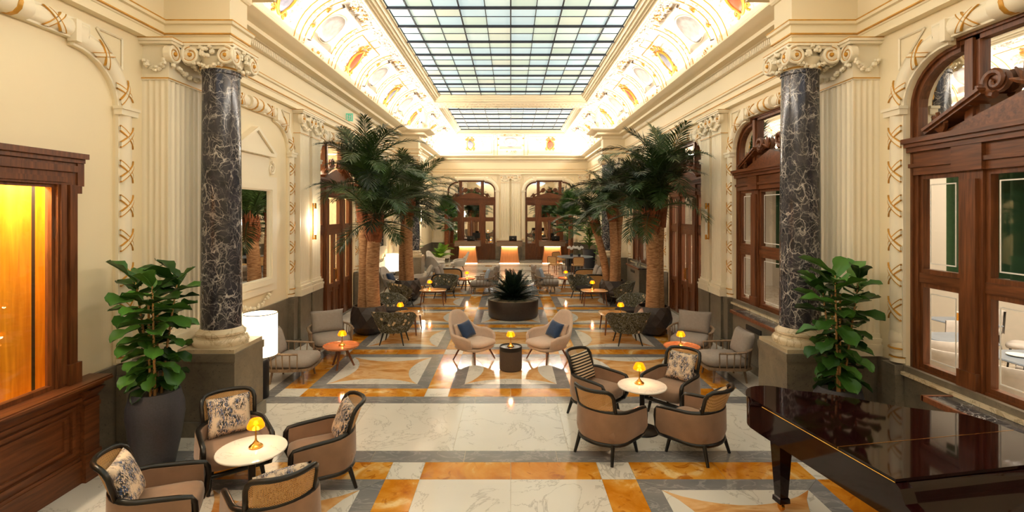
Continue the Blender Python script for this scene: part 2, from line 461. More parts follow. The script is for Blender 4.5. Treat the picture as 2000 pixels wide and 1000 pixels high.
def panel(x0,x1,y0,y1,g=.19,bulge=.25):
    """grey mitred border, white segments, four-pointed peach star"""
    a,b,c,d = x0+g,x1-g,y0+g,y1-g
    tile([(x0,y0),(x1,y0),(b,c),(a,c)],'grey'); tile([(x1,y0),(x1,y1),(b,d),(b,c)],'grey')
    tile([(x1,y1),(x0,y1),(a,d),(b,d)],'grey'); tile([(x0,y1),(x0,y0),(a,c),(a,d)],'grey')
    N = 9
    arc = [(k/N, bulge*sin(pi*k/N)**.8) for k in range(N+1)]
    bot = [(a+(b-a)*t, c+h) for t,h in arc]; rt = [(b-h, c+(d-c)*t) for t,h in arc]
    top = [(b-(b-a)*t, d-h) for t,h in arc]; lf = [(a+h, d-(d-c)*t) for t,h in arc]
    for e in (bot,rt,top,lf): tile(e, 'white')
    mx,my = (a+b)/2,(c+d)/2
    # the star in two slabs, joined along the middle
    def cut(e): return e
    half1 = bot + rt[1:len(rt)//2] ; ym = my
    hr = b-bulge; hl = a+bulge
    tile(bot+[p for p in rt[1:] if p[1] < my]+[(hr,my),(hl,my)]+[p for p in lf[:-1] if p[1] < my], 'peach')
    tile([(hl,my),(hr,my)]+[p for p in rt if p[1] > my]+top[1:]+[p for p in lf[1:] if p[1] > my], 'peach')
SX = (.885, 1.218, 2.97, 3.32)        # lengthwise yellow strips
def cross(y0, y1):
    for s in (-1,1):
        lo = lambda a,b: (min(s*a,s*b), max(s*a,s*b))
        rect(*lo(SX[0],SX[1]), y0,y1,'white'); rect(*lo(SX[2],SX[3]), y0,y1,'white')
        rect(*lo(SX[1],SX[2]), y0,y1,'yellow',2); rect(*lo(SX[3],3.5), y0,y1,'grey')
        rect(*lo(3.5,WX+.2), y0,y1,'white')
    rect(-SX[0],SX[0],y0,y1,'yellow',2)
def strips(y0,y1,n=2):
    for s in (-1,1):
        lo = lambda a,b: (min(s*a,s*b), max(s*a,s*b))
        rect(*lo(SX[0],SX[1]), y0,y1,'yellow',1,n); rect(*lo(SX[2],SX[3]), y0,y1,'yellow',1,n)
        rect(*lo(3.32,3.5), y0,y1,'grey',1,n); rect(*lo(3.5,WX+.2), y0,y1,'white',1,n)
def band(y0,y1,mat,n): rect(-WX-.2,WX+.2,y0,y1,mat,n)
# front bay
band(YN,2.84,'white',6); cross(2.84,3.17); strips(3.17,4.97)
for s in (-1,1): panel(*sorted((s*SX[1],s*SX[2])),3.17,4.97)
rect(-SX[0],SX[0],3.17,4.97,'white',2,1)
cross(4.97,5.31); band(5.31,5.56,'grey',9); band(5.56,6.94,'white',7); band(6.94,7.19,'grey',9)
y = 7.19
for k in range(5):
    cross(y,y+.33); strips(y+.33,y+2.13)
    panel(-SX[0],SX[0],y+.33,y+2.13)
    for s in (-1,1): panel(*sorted((s*SX[1],s*SX[2])),y+.33,y+2.13)
    y += 2.13
cross(y,y+.33); band(y+.33,y+.57,'grey',9); band(y+.57,y+1.92,'white',7); band(y+1.92,y+2.16,'grey',9)
y += 2.16
while y < YF-2.2:  # far panels laid white: glare on the floor put into the tile colour
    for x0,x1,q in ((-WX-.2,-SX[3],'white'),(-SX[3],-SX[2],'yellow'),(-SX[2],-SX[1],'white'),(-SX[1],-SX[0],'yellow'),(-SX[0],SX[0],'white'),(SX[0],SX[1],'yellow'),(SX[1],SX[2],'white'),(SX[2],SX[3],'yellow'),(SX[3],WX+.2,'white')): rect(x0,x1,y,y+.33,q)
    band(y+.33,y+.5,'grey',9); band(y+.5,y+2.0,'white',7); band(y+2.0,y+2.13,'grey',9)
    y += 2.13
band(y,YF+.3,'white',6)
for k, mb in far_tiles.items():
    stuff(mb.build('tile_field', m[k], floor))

# ---------------------------------------------------------------- walls with arched bays
ZS, ZA, ZT = 3.69, 4.19, 4.25         # spring, arc top, flat raised crown
def arch_path(zs, inset=0.0, n=8):
    h = HB-inset; k = .72-inset*.3; at = ZA-inset; top = ZT-inset
    L = [(-h,zs),(-h,ZS)]
    L += [(-k-(h-k)*cos(pi/2*i/n), ZS+(at-ZS)*sin(pi/2*i/n)) for i in range(1,n+1)]
    L += [(-k,top)]
    return L + [(-u,z) for u,z in L[::-1]]
ZW = 5.6
def wall(name, M, u0, u1, bays):
    """bays: (centre, bottom z or None when blind)"""
    mb = MB(); cur = u0
    for c, zs, depth in sorted(bays):
        a, b = c-HB, c+HB
        mb.add([M(cur,0,0),M(a,0,0),M(a,0,ZW),M(cur,0,ZW)], [(0,1,2,3)])
        pth = arch_path(zs); pts = [(c+u,z) for u,z in pth]
        for (ua,za),(ub,zb) in zip(pts,pts[1:]):
            if abs(ua-ub) > 1e-6: mb.add([M(ua,0,za),M(ub,0,zb),M(ub,0,ZW),M(ua,0,ZW)], [(0,1,2,3)])
            mb.add([M(ua,0,za),M(ub,0,zb),M(ub,-depth,zb),M(ua,-depth,za)], [(0,1,2,3)])
        if zs > 0:
            mb.add([M(a,0,0),M(b,0,0),M(b,0,zs),M(a,0,zs)], [(0,1,2,3)])
            mb.add([M(a,0,zs),M(b,0,zs),M(b,-depth,zs),M(a,-depth,zs)], [(0,1,2,3)])
        cur = b
    mb.add([M(cur,0,0),M(u1,0,0),M(u1,0,ZW),M(cur,0,ZW)], [(0,1,2,3)])
    return struct(mb.build(name, m['cream']))
wl = wall('wall_left', ML, YN, YF, [(b, (.0 if i == 2 else .9), (.2 if i in (2,4) else .03)) for i,b in enumerate(BAYS)])
wr = wall('wall_right', MR, YN, YF, [(b, (.0 if i == 2 else .9), .2) for i,b in enumerate(BAYS)])
wf = wall('wall_back', MF, -WX, WX, [(b, 0, .2) for b in FARB])
wn = struct(MB().box(-WX,WX,YN-.1,YN,0,ZW).build('wall_front', m['cream']))
WALL = {-1: wl, 1: wr, 0: wf}
def MM(k): return {-1:ML,1:MR,0:MF}[k]
# blind bays on the left are closed with plaster
for i in (0,1,3):
    mb = MB(); pts = [(BAYS[i]+u,z) for u,z in arch_path(.9)]
    if i == 0:     # with a hole for the wood-framed window
        c = BAYS[0]
        for (ua,za),(ub,zb) in zip(pts,pts[1:]):
            if abs(ua-ub) > 1e-6: mb.add([ML(ua,-.03,3.05),ML(ub,-.03,3.05),ML(ub,-.03,zb),ML(ua,-.03,za)], [(0,1,2,3)])
        for a,b in ((c-HB,c-.62),(c+.62,c+HB)): mb.mbox(ML,a,b,-.05,-.03,.9,3.05)
        mb.mbox(ML,c-.62,c+.62,-.05,-.03,2.95,3.05)
    else: mb.mprism(ML, pts, -.05, -.03)
    mb.build('blind_panel', m['cream'], wl)

# archivolt band: half-round stucco roll with crossed ribbons
def roll(M, c, z0):
    """half-round band just outside the arch opening"""
    w, d = .2, .075
    def offset_path():
        L = arch_path(z0); out = []
        for i,(u,z) in enumerate(L):
            a = L[max(i-1,0)]; b = L[min(i+1,len(L)-1)]
            d1 = Vector((u-a[0],z-a[1])) if i else None; d2 = Vector((b[0]-u,b[1]-z)) if i < len(L)-1 else None
            d1 = d1.normalized() if d1 and d1.length else None; d2 = d2.normalized() if d2 and d2.length else None
            d1 = d1 or d2; d2 = d2 or d1
            n1 = Vector((-d1.y,d1.x)); n2 = Vector((-d2.y,d2.x)); mm = n1+n2
            mm = mm/max(.35, mm.dot(n1)) if mm.length > .1 else n1
            out.append((Vector((u,z)), mm))
        return out
    rows = []
    for p, n in offset_path():
        row = []
        for k, (t, h) in enumerate(((0,0),(0,.03),(.1,.03),(.16,.05),(.3,.07),(.5,.078),(.7,.07),(.84,.05),(.9,.03),(1,.03),(1,0))):
            q = p+n*(w*t); row.append(M(c+q.x, h, q.y))
        rows.append(row)
    mb = MB().strip(rows)
    return mb
RIB = MB()
for s in (-1,1):
    for k in range(8):
        t0 = -1+2*k/8; t1 = -1+2*(k+1)/8
        f = lambda t, e: (t*.09, .080*sqrt(max(0,1-(t*.8)**2))+.004, s*t*.088+e)
        bw = .022
        for e0,e1,mi,lift in ((-bw,bw,0,0),(-bw-.011,-bw,1,.003),(bw,bw+.011,1,.003)):
            q = [f(t0,e0),f(t1,e1-e1+e0),f(t1,e1),f(t0,e1)]
            q = [(x,y+lift+(.003 if s > 0 else 0),z) for x,y,z in q]
            RIB.add(q+[(x,y-.02,z) for x,y,z in q], [(0,1,2,3),(4,7,6,5),(0,4,5,1),(2,6,7,3)], mi)
ribme = RIB.mesh('ribbon', [m['ivory'], m['gilt']])
ribmeL = ribme
def place_local(M, c, u, z, ang):
    """matrix for a wall ornament: local x across the band, y out of the wall, z along"""
    o = Vector(M(c+u,0,z)); ex = (Vector(M(c+u+1,0,z))-o); ey = Vector(M(c+u,1,z))-o; ez = Vector((0,0,1))
    a = ex*cos(ang)-ez*sin(ang); b = ez*cos(ang)+ex*sin(ang)
    return Matrix(((a.x,ey.x,b.x,o.x),(a.y,ey.y,b.y,o.y),(a.z,ey.z,b.z,o.z),(0,0,0,1)))
foot = MB()
def band_foot(M, c, s):
    mb = MB(); u = s*(HB+.1)
    p = Vector(M(c+u,.0,0))
    prof = [(.0,.98),(.085,.98),(.085,1.03),(.06,1.04),(.085,1.09),(.095,1.12),(.06,1.14),(.075,1.17),(.095,1.22),(.085,1.3),(.075,1.33),(.078,1.36)]
    for i in range(len(prof)): pass
    mb.lathe(prof, 12, (p.x,p.y,0), cap=False)
    return mb
allbays = [(k,b,i) for k in (-1,1) for i,b in enumerate(BAYS)] + [(0,b,9) for b in FARB]
for k, c, i in allbays:
    M = MM(k)
    ar = roll(M, c, 1.05).build('arch_band', m['ivory'], WALL[k], smooth=40)
    for s in (-1,1):
        band_foot(M, c, s).build('band_foot', [m['ivory']], ar, smooth=40)
        g = MB(); p = Vector(M(c+s*(HB+.1),0,0))
        g.lathe([(.07,1.125),(.1,1.125),(.1,1.14),(.07,1.14)],12,(p.x,p.y,0)); g.lathe([(.07,1.03),(.09,1.03),(.09,1.04),(.07,1.04)],12,(p.x,p.y,0))
        g.build('gilt_ring', m['gilt'], ar)
        # little impost step and square spandrel panel
        mb = MB()
        mb.mbox(M, c+s*(HB-.02), c+s*(HB+.22), 0, .085, ZS-.06, ZS+.0); mb.mbox(M, c+s*(HB-.03), c+s*(HB+.235), 0, .1, ZS, ZS+.03)
        mb.mbox(M, c+s*.69, c+s*.75, 0, .088, ZA+.03, ZA+.24)
        mb.build('impost', m['ivory'], ar)
        mb = MB()
        tri = [(s*1.02,4.46),(s*1.36,4.46),(s*1.36,4.12)]
        for a,b in zip(tri, tri[1:]+tri[:1]):
            A = M(c+a[0],.012,a[1]); B = M(c+b[0],.012,b[1]); mb.tube([A,B], .012, 4)
        mb.build('spandrel_moulding', m['ivory'], WALL[k])
        if c > 17.5 or k == 0: continue
        for z in (1.55+.37*j for j in range(6)):
            o = link('ribbon', ribme, ar); o.matrix_world = place_local(M, c, s*(HB+.1), z, 0)
        for a in (18, 58):
            ra = radians(a); u = .72+(HB+.1-.72)*cos(ra); z = ZS+(ZA+.1-ZS)*sin(ra)
            o = link('ribbon', ribme, ar); o.matrix_world = place_local(M, c, s*u, z, -s*atan2((HB-.62)*sin(ra),(ZA+.1-ZS)*cos(ra)))
        o = link('ribbon', ribme, ar); o.matrix_world = place_local(M, c, s*.5, ZT+.1, pi/2)
    if i < 3 and k:
        mb = MB()
        for j in range(-1,2):
            A = M(c-.22+0.0,0,ZT+.1); B = M(c+.22,0,ZT+.1)
        mb.tube([M(c-.24,.02,ZT+.1),M(c+.24,.02,ZT+.1)], .105, 12)
        mb.build('crown_leaf_wrap', m['ivory'], ar, smooth=40)
        g = MB()
        for u in (-.1,.1): g.tube([M(c+u-.02,.02,ZT+.1),M(c+u+.02,.02,ZT+.1)], .112, 12)
        g.build('gilt_ring', m['gilt'], ar, smooth=40)

# ---------------------------------------------------------------- dado (stone wainscot)
ZD = .965
def bays_of(k): return [b for b in BAYS] if k else list(FARB)
BASE = {}
for k, nm in ((-1,'baseboard_left'),(1,'baseboard_right'),(0,'baseboard_back')):
    M = MM(k); lo, hi = (YN, YF) if k else (-WX, WX)
    root = struct(MB().mbox(M, lo, hi if k else hi, -.02, .004, 0, .05).build(nm, m['stone'])); BASE[k] = root
    def slab(a, b, o, mat):
        if b-a < .02: return
        n = max(1, round((b-a)/1.1))
        for j in range(n):
            p, q = a+(b-a)*j/n, a+(b-a)*(j+1)/n
            M_ = M
            mb = MB(); mb.mbox(M_, p, q-.003, -.02, o+.02, 0, .15)
            mb.mbox(M_, p, q-.003, -.02, o, .153, ZD-.11); mb.mbox(M_, p, q-.003, -.02, o+.006, ZD-.107, ZD)
            mb.build('stone_slab', m[mat], root)
    bs = bays_of(k); cur = lo
    for i, b in enumerate(bs):
        a0, b0 = b-HB, b+HB
        slab(a0-.2, a0-.0, .115, 'stone'); slab(b0, b0+.2, .115, 'stone')
        slab(cur, a0-.2, .03, 'stone')
        cur = b0+.2
        if k == -1 and i in (0,1,3): slab(a0, b0, .008, 'stone')
        if k == 1 and i != 2 or (k == -1 and i == 4): slab(a0, b0, .02, 'stone')
    slab(cur, hi, .03, 'stone')

# ---------------------------------------------------------------- fluted pilasters
def flute_line(u0, u1, o, n, d=.018):
    L = [(u0,o)]; w = (u1-u0)/(n+.5); u = u0+w*.25
    for i in range(n):
        a = u+w*.15; b = u+w*.95
        for j in range(6):
            t = j/5; L.append((a+(b-a)*t, o-d*sin(pi*t)))
        u += w
    L.append((u1,o)); return L
volme = None
def spiral(r0=.10, turns=2.2, tr=.02, n=34, dirn=1):
    P_ = []; R_ = []
    for i in range(n):
        t = i/(n-1); a = pi/2 - dirn*2*pi*turns*t; r = r0*(1-t)+.012
        P_.append((r*cos(a), 0, r*sin(a))); R_.append(tr*(1-.6*t))
    return P_, R_
def volute_mesh(dirn):
    mb = MB(); p, r = spiral(dirn=dirn); mb.tube(p, r, 6, mi=0)
    q = []
    for k in range(16):
        a = 2*pi*k/16; q.append((.098*cos(a), .098*sin(a)))
    n = 16; mb.add([(x,.07,z) for x,z in q]+[(x,-.002,z) for x,z in q], [tuple(range(n)),tuple(range(n,2*n))]+[(i,(i+1)%n,n+(i+1)%n,n+i) for i in range(n)], 0)
    mb.blob((0,-.012,0), .026, 8, 1)
    p2, r2 = spiral(.082, 1.7, .0045, 26, dirn); mb.tube([(x,-.006,z) for x,y,z in p2], .005, 4, mi=1)
    return mb.mesh('volute', [m['ivory'], m['gilt']], 45)
VOL = {d: volute_mesh(d) for d in (-1,1)}
def garland(mb, A, B, sag, n=9, r=.03, out=(0,0,0)):
    A, B = Vector(A), Vector(B)
    rnd = random.Random(3)
    for i in range(n):
        t = i/(n-1); p = A.lerp(B,t); p.z -= sag*4*t*(1-t); p += Vector(out)*(4*t*(1-t))
        for j in range(3):
            q = p+Vector((rnd.uniform(-1,1),rnd.uniform(-1,1),rnd.uniform(-1,1)))*r*.6
            mb.blob(q, r*rnd.uniform(.55,.9), 6)
def pilaster(k, c, w, proj, nf, sideflutes=0, zcap=4.1, detail=True):
    M = MM(k); a, b = c-w/2, c+w/2
    z0, z1 = 1.2, zcap
    line = []
    if sideflutes: line += [(a, q) for q in (0,)]+[(a+d_, o) for d_, o in [((proj-o2)-(proj-o2)+ (0), o2) for o2 in (proj,)]]
    mb = MB()
    fl = flute_line(a, b, proj, nf)
    if sideflutes:
        sl = flute_line(0, proj, 0, sideflutes, .012)
        near = [(a-d_, o) for o, d_ in sl]; far = [(b+d_, o) for o, d_ in sl][::-1]
        full = near + fl + far
    else: full = [(a,0)]+fl+[(b,0)]
    mb.strip([[M(u,o,z0) for u,o in full],[M(u,o,z1) for u,o in full]])
    root = mb.build('pilaster', m['ivory'], WALL[k], smooth=35)
    mb = MB()
    for z, e, h in ((ZD,.05,.09),(ZD+.09,.06,.04),(ZD+.13,.035,.03),(ZD+.16,.045,.035),(ZD+.195,.015,.05)):
        mb.mbox(M, a-e, b+e, 0, proj+e, z, z+h)
    mb.build('pilaster_base', m['ivory'], root)
    mb = MB()
    mb.mbox(M, a-.01, b+.01, 0, proj+.01, z1, z1+.03); mb.mbox(M, a+.01, b-.01, 0, proj+.0, z1+.03, 4.5)
    mb.mbox(M, a-.05, b+.05, 0, proj+.07, 4.5, 4.53); mb.mbox(M, a-.07, b+.07, 0, proj+.09, 4.53, 4.57)
    cap = mb.build('capital', m['ivory'], root)
    g = MB(); g.mbox(M, a-.014, b+.014, 0, proj+.014, z1+.012, z1+.024); g.mbox(M, a-.075, b+.075, 0, proj+.095, 4.558, 4.566)
    g.build('gilt_line', m['gilt'], root)
    if not detail: return
    for s in (-1,1):
        o = link('volute', VOL[s if k != -1 else s], root)
        o.matrix_world = place_local(M, c, s*(w/2-.03), 4.40, 0) @ Matrix.Translation((0,proj+.05,0)) @ Matrix.Rotation(pi,4,'Z')
    mb = MB()
    garland(mb, M(a+.04,proj+.04,4.29), M(b-.04,proj+.04,4.29), .09, 9, .035)
    for i in range(7):
        mb.blob(M(c+random.uniform(-.09,.09), proj+.03+random.uniform(0,.03), 4.42+random.uniform(-.05,.07)), .035, 6)
    if sideflutes:
        garland(mb, M(a-.03,proj-.02,4.3), M(a-.03,.05,4.3), .09, 7, .033)
    mb.build('capital_garland', m['ivory'], root)
for k in (-1,1):
    for cy in CY:
        pilaster(k, cy, .84, .30, 9, 4, detail=cy < 10)
        M = MM(k)
        mb = MB(); mb.mbox(M, cy-.45, cy+.45, 0, .33, 0, .15); mb.mbox(M, cy-.43, cy+.43, 0, .31, .15, ZD)
        mb.build('stone_slab', m['stone'], BASE[k])
        # small volutes on the camera-facing return
        for s in (-1,1):
            pass
    for c in (10.13, 10.72, 14.14, 14.73, 22.5, 23.1):
        pilaster(k, c, .46, .13, 6, detail=c < 16)
        M = MM(k)
        mb = MB(); mb.mbox(M, c-.275, c+.275, 0, .17, 0, .15); mb.mbox(M, c-.26, c+.26, 0, .15, .15, ZD)
        mb.build('stone_slab', m['stone'], BASE[k])
for c in (-.3,.27,-3.85,3.85):
    pilaster(0, c, .46, .1, 6)

# ---------------------------------------------------------------- entablature running all round, breaking forward over the columns
E = 4.1
def ent_path():
    L = [(-E,YN)]
    for cy in CY: L += [(-E,cy-.2),(-3.32,cy-.2),(-3.32,cy+.2),(-E,cy+.2)]
    L += [(-E,YF-.1),(E,YF-.1)]
    for cy in CY[::-1]: L += [(E,cy+.2),(3.32,cy+.2),(3.32,cy-.2),(E,cy-.2)]
    return L+[(E,YN)]
EP = ent_path()
prof = [(-.1,4.57),(0,4.57),(0,4.66),(.012,4.665),(.012,4.69),(.03,4.70),(.03,4.79),(.06,4.80),(.07,4.84),(.0,4.845),(0,5.19),(.02,5.195),(.04,5.22),(.04,5.30),(.08,5.315),(.10,5.33),(.25,5.335),(.25,5.40),(.29,5.415),(.33,5.425),(.40,5.46),(.45,5.48),(.48,5.50),(.48,5.525),(-.1,5.525)]
trim1 = struct(MB().sweep(EP, prof).build('trim_1', m['cream'], smooth=30))
for z, o in ((4.692,.034),(4.838,.072)):
    MB().sweep(EP, [(o-.03,z-.007),(o,z-.007),(o,z+.007),(o-.03,z+.007)]).build('gilt_line', m['gilt'], trim1)
# soffit pieces over the columns
for s in (-1,1):
    for cy in CY: MB().box(min(s*3.32,s*4.2),max(s*3.32,s*4.2),cy-.2,cy+.2,4.56,4.60).build('soffit', m['cream'], trim1)
mb = MB()      # dentils
for s in (-1,1):
    y = 4.0
    while y < 26.9:
        if all(abs(y-c) > .26 for c in CY): mb.box(min(s*4.06,s*4.015),max(s*4.06,s*4.015),y,y+.035,5.235,5.295)
        y += .06
x = -4.0
while x < 4.0: mb.box(x,x+.035,27.015,27.06,5.235,5.295); x += .06
stuff(mb.build('dentil_course', m['ivory'], trim1))
mb = MB()      # egg row under the corona
for s in (-1,1):
    y = 4.5
    while y < 20: 
        if all(abs(y-c) > .3 for c in CY): mb.blob((s*4.0,y,5.205), (.02,.022,.025), 5)
        y += .06
stuff(mb.build('egg_moulding', m['ivory'], trim1))

# ---------------------------------------------------------------- ceiling: coving, skylight
XC = 3.86
def cove(t):   # t 0..1 -> (offset from XC, z)
    a = t*pi/2; return (1.084*(1-cos(a)), 5.5+1.04*sin(a))
NC = 12
FR = [(-XC,YN),(-XC,26.86),(XC,26.86),(XC,YN)]
ceil = struct(MB().sweep(FR, [cove(i/NC) for i in range(NC+1)]).build('ceiling', m['stucco'], smooth=50))
def CV(k):
    """mapper on the coving: s along, t across (0..1), n outwards"""
    def f(s, t, n=0):
        o, z = cove(t); a = t*pi/2; nx, nz = cos(a), -sin(a)
        # surface normal points into the room and down
        nn = Vector((1.04*cos(a), -1.084*sin(a))).normalized()
        if k: return (k*(XC-o-n*nn.x), s, z+n*nn.y)
        return (s, 26.86-o-n*nn.x, z+n*nn.y)
    return f
LC = 1.67      # arc length across
def cpath(F, pts, n): return [F(s,t,n) for s,t in pts]
def frame_pts(s0,s1,t0,t1,k=6):
    L = [(s0+(s1-s0)*i/3,t0) for i in range(3)]+[(s1,t0+(t1-t0)*i/k) for i in range(k)]
    return L+[(s1+(s0-s1)*i/3,t1) for i in range(3)]+[(s0,t1+(t0-t1)*i/k) for i in range(k)]
def cframe(F, s0,s1,t0,t1,w,h,mi=0,mb=None):
    mb = mb or MB(); k = 6
    def ring(e, n):
        tt = e/LC; return [F(s,t,n) for s,t in frame_pts(s0-e,s1+e,t0-tt,t1+tt)]
    rows = [ring(0,0),ring(0,h),ring(w,h),ring(w,0)]
    return mb.strip(rows, mi, closed=True)
def oval(F, sc, tc, rs, rt, h, n=20, mi=0, mb=None):
    mb = mb or MB()
    ring = [(cos(2*pi*i/n), sin(2*pi*i/n)) for i in range(n)]
    rows = [[F(sc+x*rs*q,tc+y*rt*q/LC,hh) for x,y in ring] for q,hh in ((1.0,0),(1.0,h),(.6,h*1.3),(.15,h*1.4))]
    mb.strip(rows, mi, closed=True); b = len(mb.v)
    mb.add(rows[-1], [tuple(range(n))], mi); return mb
def foliage(mb, F, s0,s1,t0,t1,num,rs,rnd,mi=0):
    for i in range(num):
        s = rnd.uniform(s0,s1); t = rnd.uniform(t0,t1)
        leaf(mb,F,s,t,rs*rnd.uniform(.6,1.3),rnd.uniform(0,2*pi),mi)
def leaf(mb,F,s,t,r,a,mi=0):
    # three-lobed raised leaf
    for da in (-.9,0,.9):
        L = r*(1.0 if da == 0 else .75); x,y = cos(a+da),sin(a+da)
        px,py = -y*.32*L, x*.32*L
        q = [F(s,t,.0),F(s+x*L*.5+px,t+(y*L*.5+py)/LC,.012),F(s+x*L,t+y*L/LC,.03),F(s+x*L*.5-px,t+(y*L*.5-py)/LC,.012),F(s+x*L*.45,t+y*L*.45/LC,.035)]
        mb.add(q, [(0,1,4),(1,2,4),(2,3,4),(3,0,4)], mi)
def scroll(mb, F, s, t, r, d, mi=0, n=16, tr=.016, turns=1.4, a0=0):
    pts = []; rr = []
    for i in range(n):
        q = i/(n-1); a = a0+d*2*pi*turns*q; R = r*(1-q*.85)
        pts.append(F(s+R*cos(a),t+R*sin(a)/LC,.025)); rr.append(tr*(1-.4*q))
    mb.tube(pts, rr, 5, mi=mi)
def module_medallion(k, s, far=False):
    F = CV(k); rnd = random.Random(int(s*100)+k)
    w = .50 if not far else .55
    root = cframe(F, s-w,s+w,.24,.74,.05,.06).build('medallion_frame', m['stucco'], ceil)
    cframe(F, s-w-.012,s+w+.012,.24-.012/LC,.74+.012/LC,.014,.072).build('gilt_frame', m['gilt'], root)
    b = MB()      # boxed top and bottom rails of the frame
    for t0,t1 in ((.745,.80),(.19,.235)):
        b.strip([[F(s-w-.04+(2*w+.08)*i/4,t0,0) for i in range(5)],[F(s-w-.04+(2*w+.08)*i/4,t0,.09) for i in range(5)],[F(s-w-.04+(2*w+.08)*i/4,t1,.09) for i in range(5)],[F(s-w-.04+(2*w+.08)*i/4,t1,0) for i in range(5)]])
    b.build('frame_rail', m['stucco'], root)
    ol = oval(F, s,.49,.37,.33,.012).build('painted_oval', m['medallion'], root, smooth=True)
    b = MB()
    ring = [F(s+.38*cos(a),.49+.34*sin(a)/LC,.012) for a in (2*pi*i/28 for i in range(28))]
    b.tube(ring, .014, 5, closed=True); b.build('oval_rim', m['ivory'], ol)
    g = MB()
    for d in (-1,1):
        scroll(g,F,s+d*.30,.86,.09,d,0,a0=pi/2); scroll(g,F,s+d*.12,.90,.06,-d,0,a0=pi/2)
        scroll(g,F,s+d*(w+.09),.62,.06,d,0,a0=0); scroll(g,F,s+d*(w+.09),.36,.05,-d,0)
    for i in range(8): leaf(g,F,s+rnd.uniform(-.4,.4),rnd.uniform(.10,.17),.05,rnd.uniform(0,6.3))
    g.build('gilt_scroll', m['gilt'], root, smooth=True)
    g = MB()
    for d in (-1,1):
        scroll(g,F,s+d*.2,.85,.12,d,0,tr=.024,a0=pi/2)
    foliage(g,F,s-.45,s+.45,.82,.92,10,.07,rnd); foliage(g,F,s-.4,s+.4,.06,.16,10,.06,rnd)
    g.build('crest', m['stucco'], root)
    for d in (-1,1):       # garland bands up the coving on either side, gilt edged
        sb = s+d*(w+.24)
        g = MB()
        for i in range(13):
            t = .06+.8*i/12
            for q in range(2): leaf(g,F,sb+rnd.uniform(-.03,.03),t,.06,rnd.uniform(0,6.3))
        g.build('leaf_band', m['stucco'], root)
        g = MB()
        for e in (-.095,.095): g.tube([F(sb+e,.03+.85*i/10,.006) for i in range(11)], .011, 4)
        g.build('band_fillet', m['gilt'], root)
def module_cartouche(k, s, half, shield):
    F = CV(k); rnd = random.Random(int(s*77)+k)
    root = cframe(F, s-half,s+half,.10,.72,.014,.012).build('panel_frame', m['gilt'], ceil)
    cframe(F, s-half+.05,s+half-.05,.14,.68,.010,.008).build('panel_fillet', m['stucco'], root)
    cframe(F, s-.22,s+.22,.72,.84,.014,.012).build('panel_ear', m['gilt'], root)
    ov = oval(F, s,.40,.17,.27,.05).build('shield', m[shield], root, smooth=True)
    g = MB(); ring = [F(s+.19*cos(a)*(1+.12*cos(3*a)),.40+.30*sin(a)*(1+.1*cos(4*a))/LC,.045) for a in (2*pi*i/30 for i in range(30))]
    g.tube(ring, .026, 6, closed=True)
    for d in (-1,1):
        scroll(g,F,s+d*.2,.58,.08,d,0,a0=pi/2,tr=.02); scroll(g,F,s+d*.2,.24,.08,-d,0,a0=-pi/2,tr=.02)
        scroll(g,F,s+d*.08,.66,.06,-d,0,a0=pi/2)
    g.build('cartouche_scroll', m['gilt'], ov, smooth=True)
    g = MB()
    for d in (-1,1):
        for t in (.26,.40,.54):
            scroll(g,F,s+d*(half*.55),t,.10,d,0,tr=.012,a0=rnd.uniform(0,6))
            for i in range(9): leaf(g,F,s+d*(half*.55)+rnd.uniform(-.2,.2),t+rnd.uniform(-.07,.07),.055,rnd.uniform(0,6.3))
    g.build('arabesque', m['stucco'], root)
MEDS = [6.55, 10.1, 13.65, 17.2, 20.75, 24.2]
for k in (-1,1):
    for i, s in enumerate(MEDS): module_medallion(k, s)
    for i, s in enumerate([8.32,11.87,15.42,18.97,22.5]):
        module_cartouche(k, s, .72, 'medred' if (i+(k > 0)) % 2 else 'medblue')
    rnd = random.Random(k+50); mb = MB(); F = CV(k)
    for i in range(520): leaf(mb,F,rnd.uniform(5,26),rnd.uniform(.85,.97),.085,rnd.uniform(0,6.3))
    stuff(mb.build('foliage_relief', m['stucco'], ceil))
    mb = MB(); y = 5
    while y < 26: mb.blob((k*2.80,y,6.53),(.03,.05,.03),6); y += .13
    stuff(mb.build('egg_band', m['ivory'], ceil))
module_medallion(0, 0, True)
module_cartouche(0, -2.1, 1.1, 'medblue'); module_cartouche(0, 2.05, 1.1, 'medred')

# skylight frames and panes
ZG = 6.72
def skyrect(x, y0, y1): return [(-x,y0),(-x,y1),(x,y1),(x,y0)]
fprof = [(-.02,6.53),(0,6.53),(.02,6.50),(.06,6.50),(.06,6.54),(.10,6.545),(.10,6.58),(.16,6.59),(.17,6.63),(.23,6.64),(.24,6.68),(.29,6.69),(.30,6.74)]
for y0, y1 in ((YN+.1,18.36),(19.2,25.9)):
    MB().sweep(skyrect(2.78,y0,y1), fprof, closed=True).build('skylight_frame', m['beam'], ceil, smooth=30)
mb = MB().box(-2.78,2.78,18.30,19.26,6.49,6.53)
for y in (18.42,18.78,19.14): mb.box(-2.78,2.78,y-.03,y+.03,6.47,6.49)
mb.build('ceiling_beam', m['beam'], ceil)
mb = MB()
for i in range(42):
    x = -2.7+5.4*i/41
    mb.tube([(x,18.48,6.485),(x+.06,18.6,6.475),(x+.12,18.48,6.485)], .008, 4); mb.tube([(x,18.96,6.485),(x+.06,19.08,6.475),(x+.12,18.96,6.485)], .008, 4)
stuff(mb.build('beam_garland', m['ivory'], ceil))
MB().box(-3,3,YN,YF,6.98,7.0).build('skylight_cover', m['stucco'], ceil)
xs = [-2.48]+[ -2.08+.52*i for i in range(9)]+[2.48]
def ys(y0, y1, first):
    L = [y0]; y = first
    while y < y1-.1:
        if y > y0+.1: L.append(y)
        y += .515
    return L+[y1]
npane = 0; restp = MB()
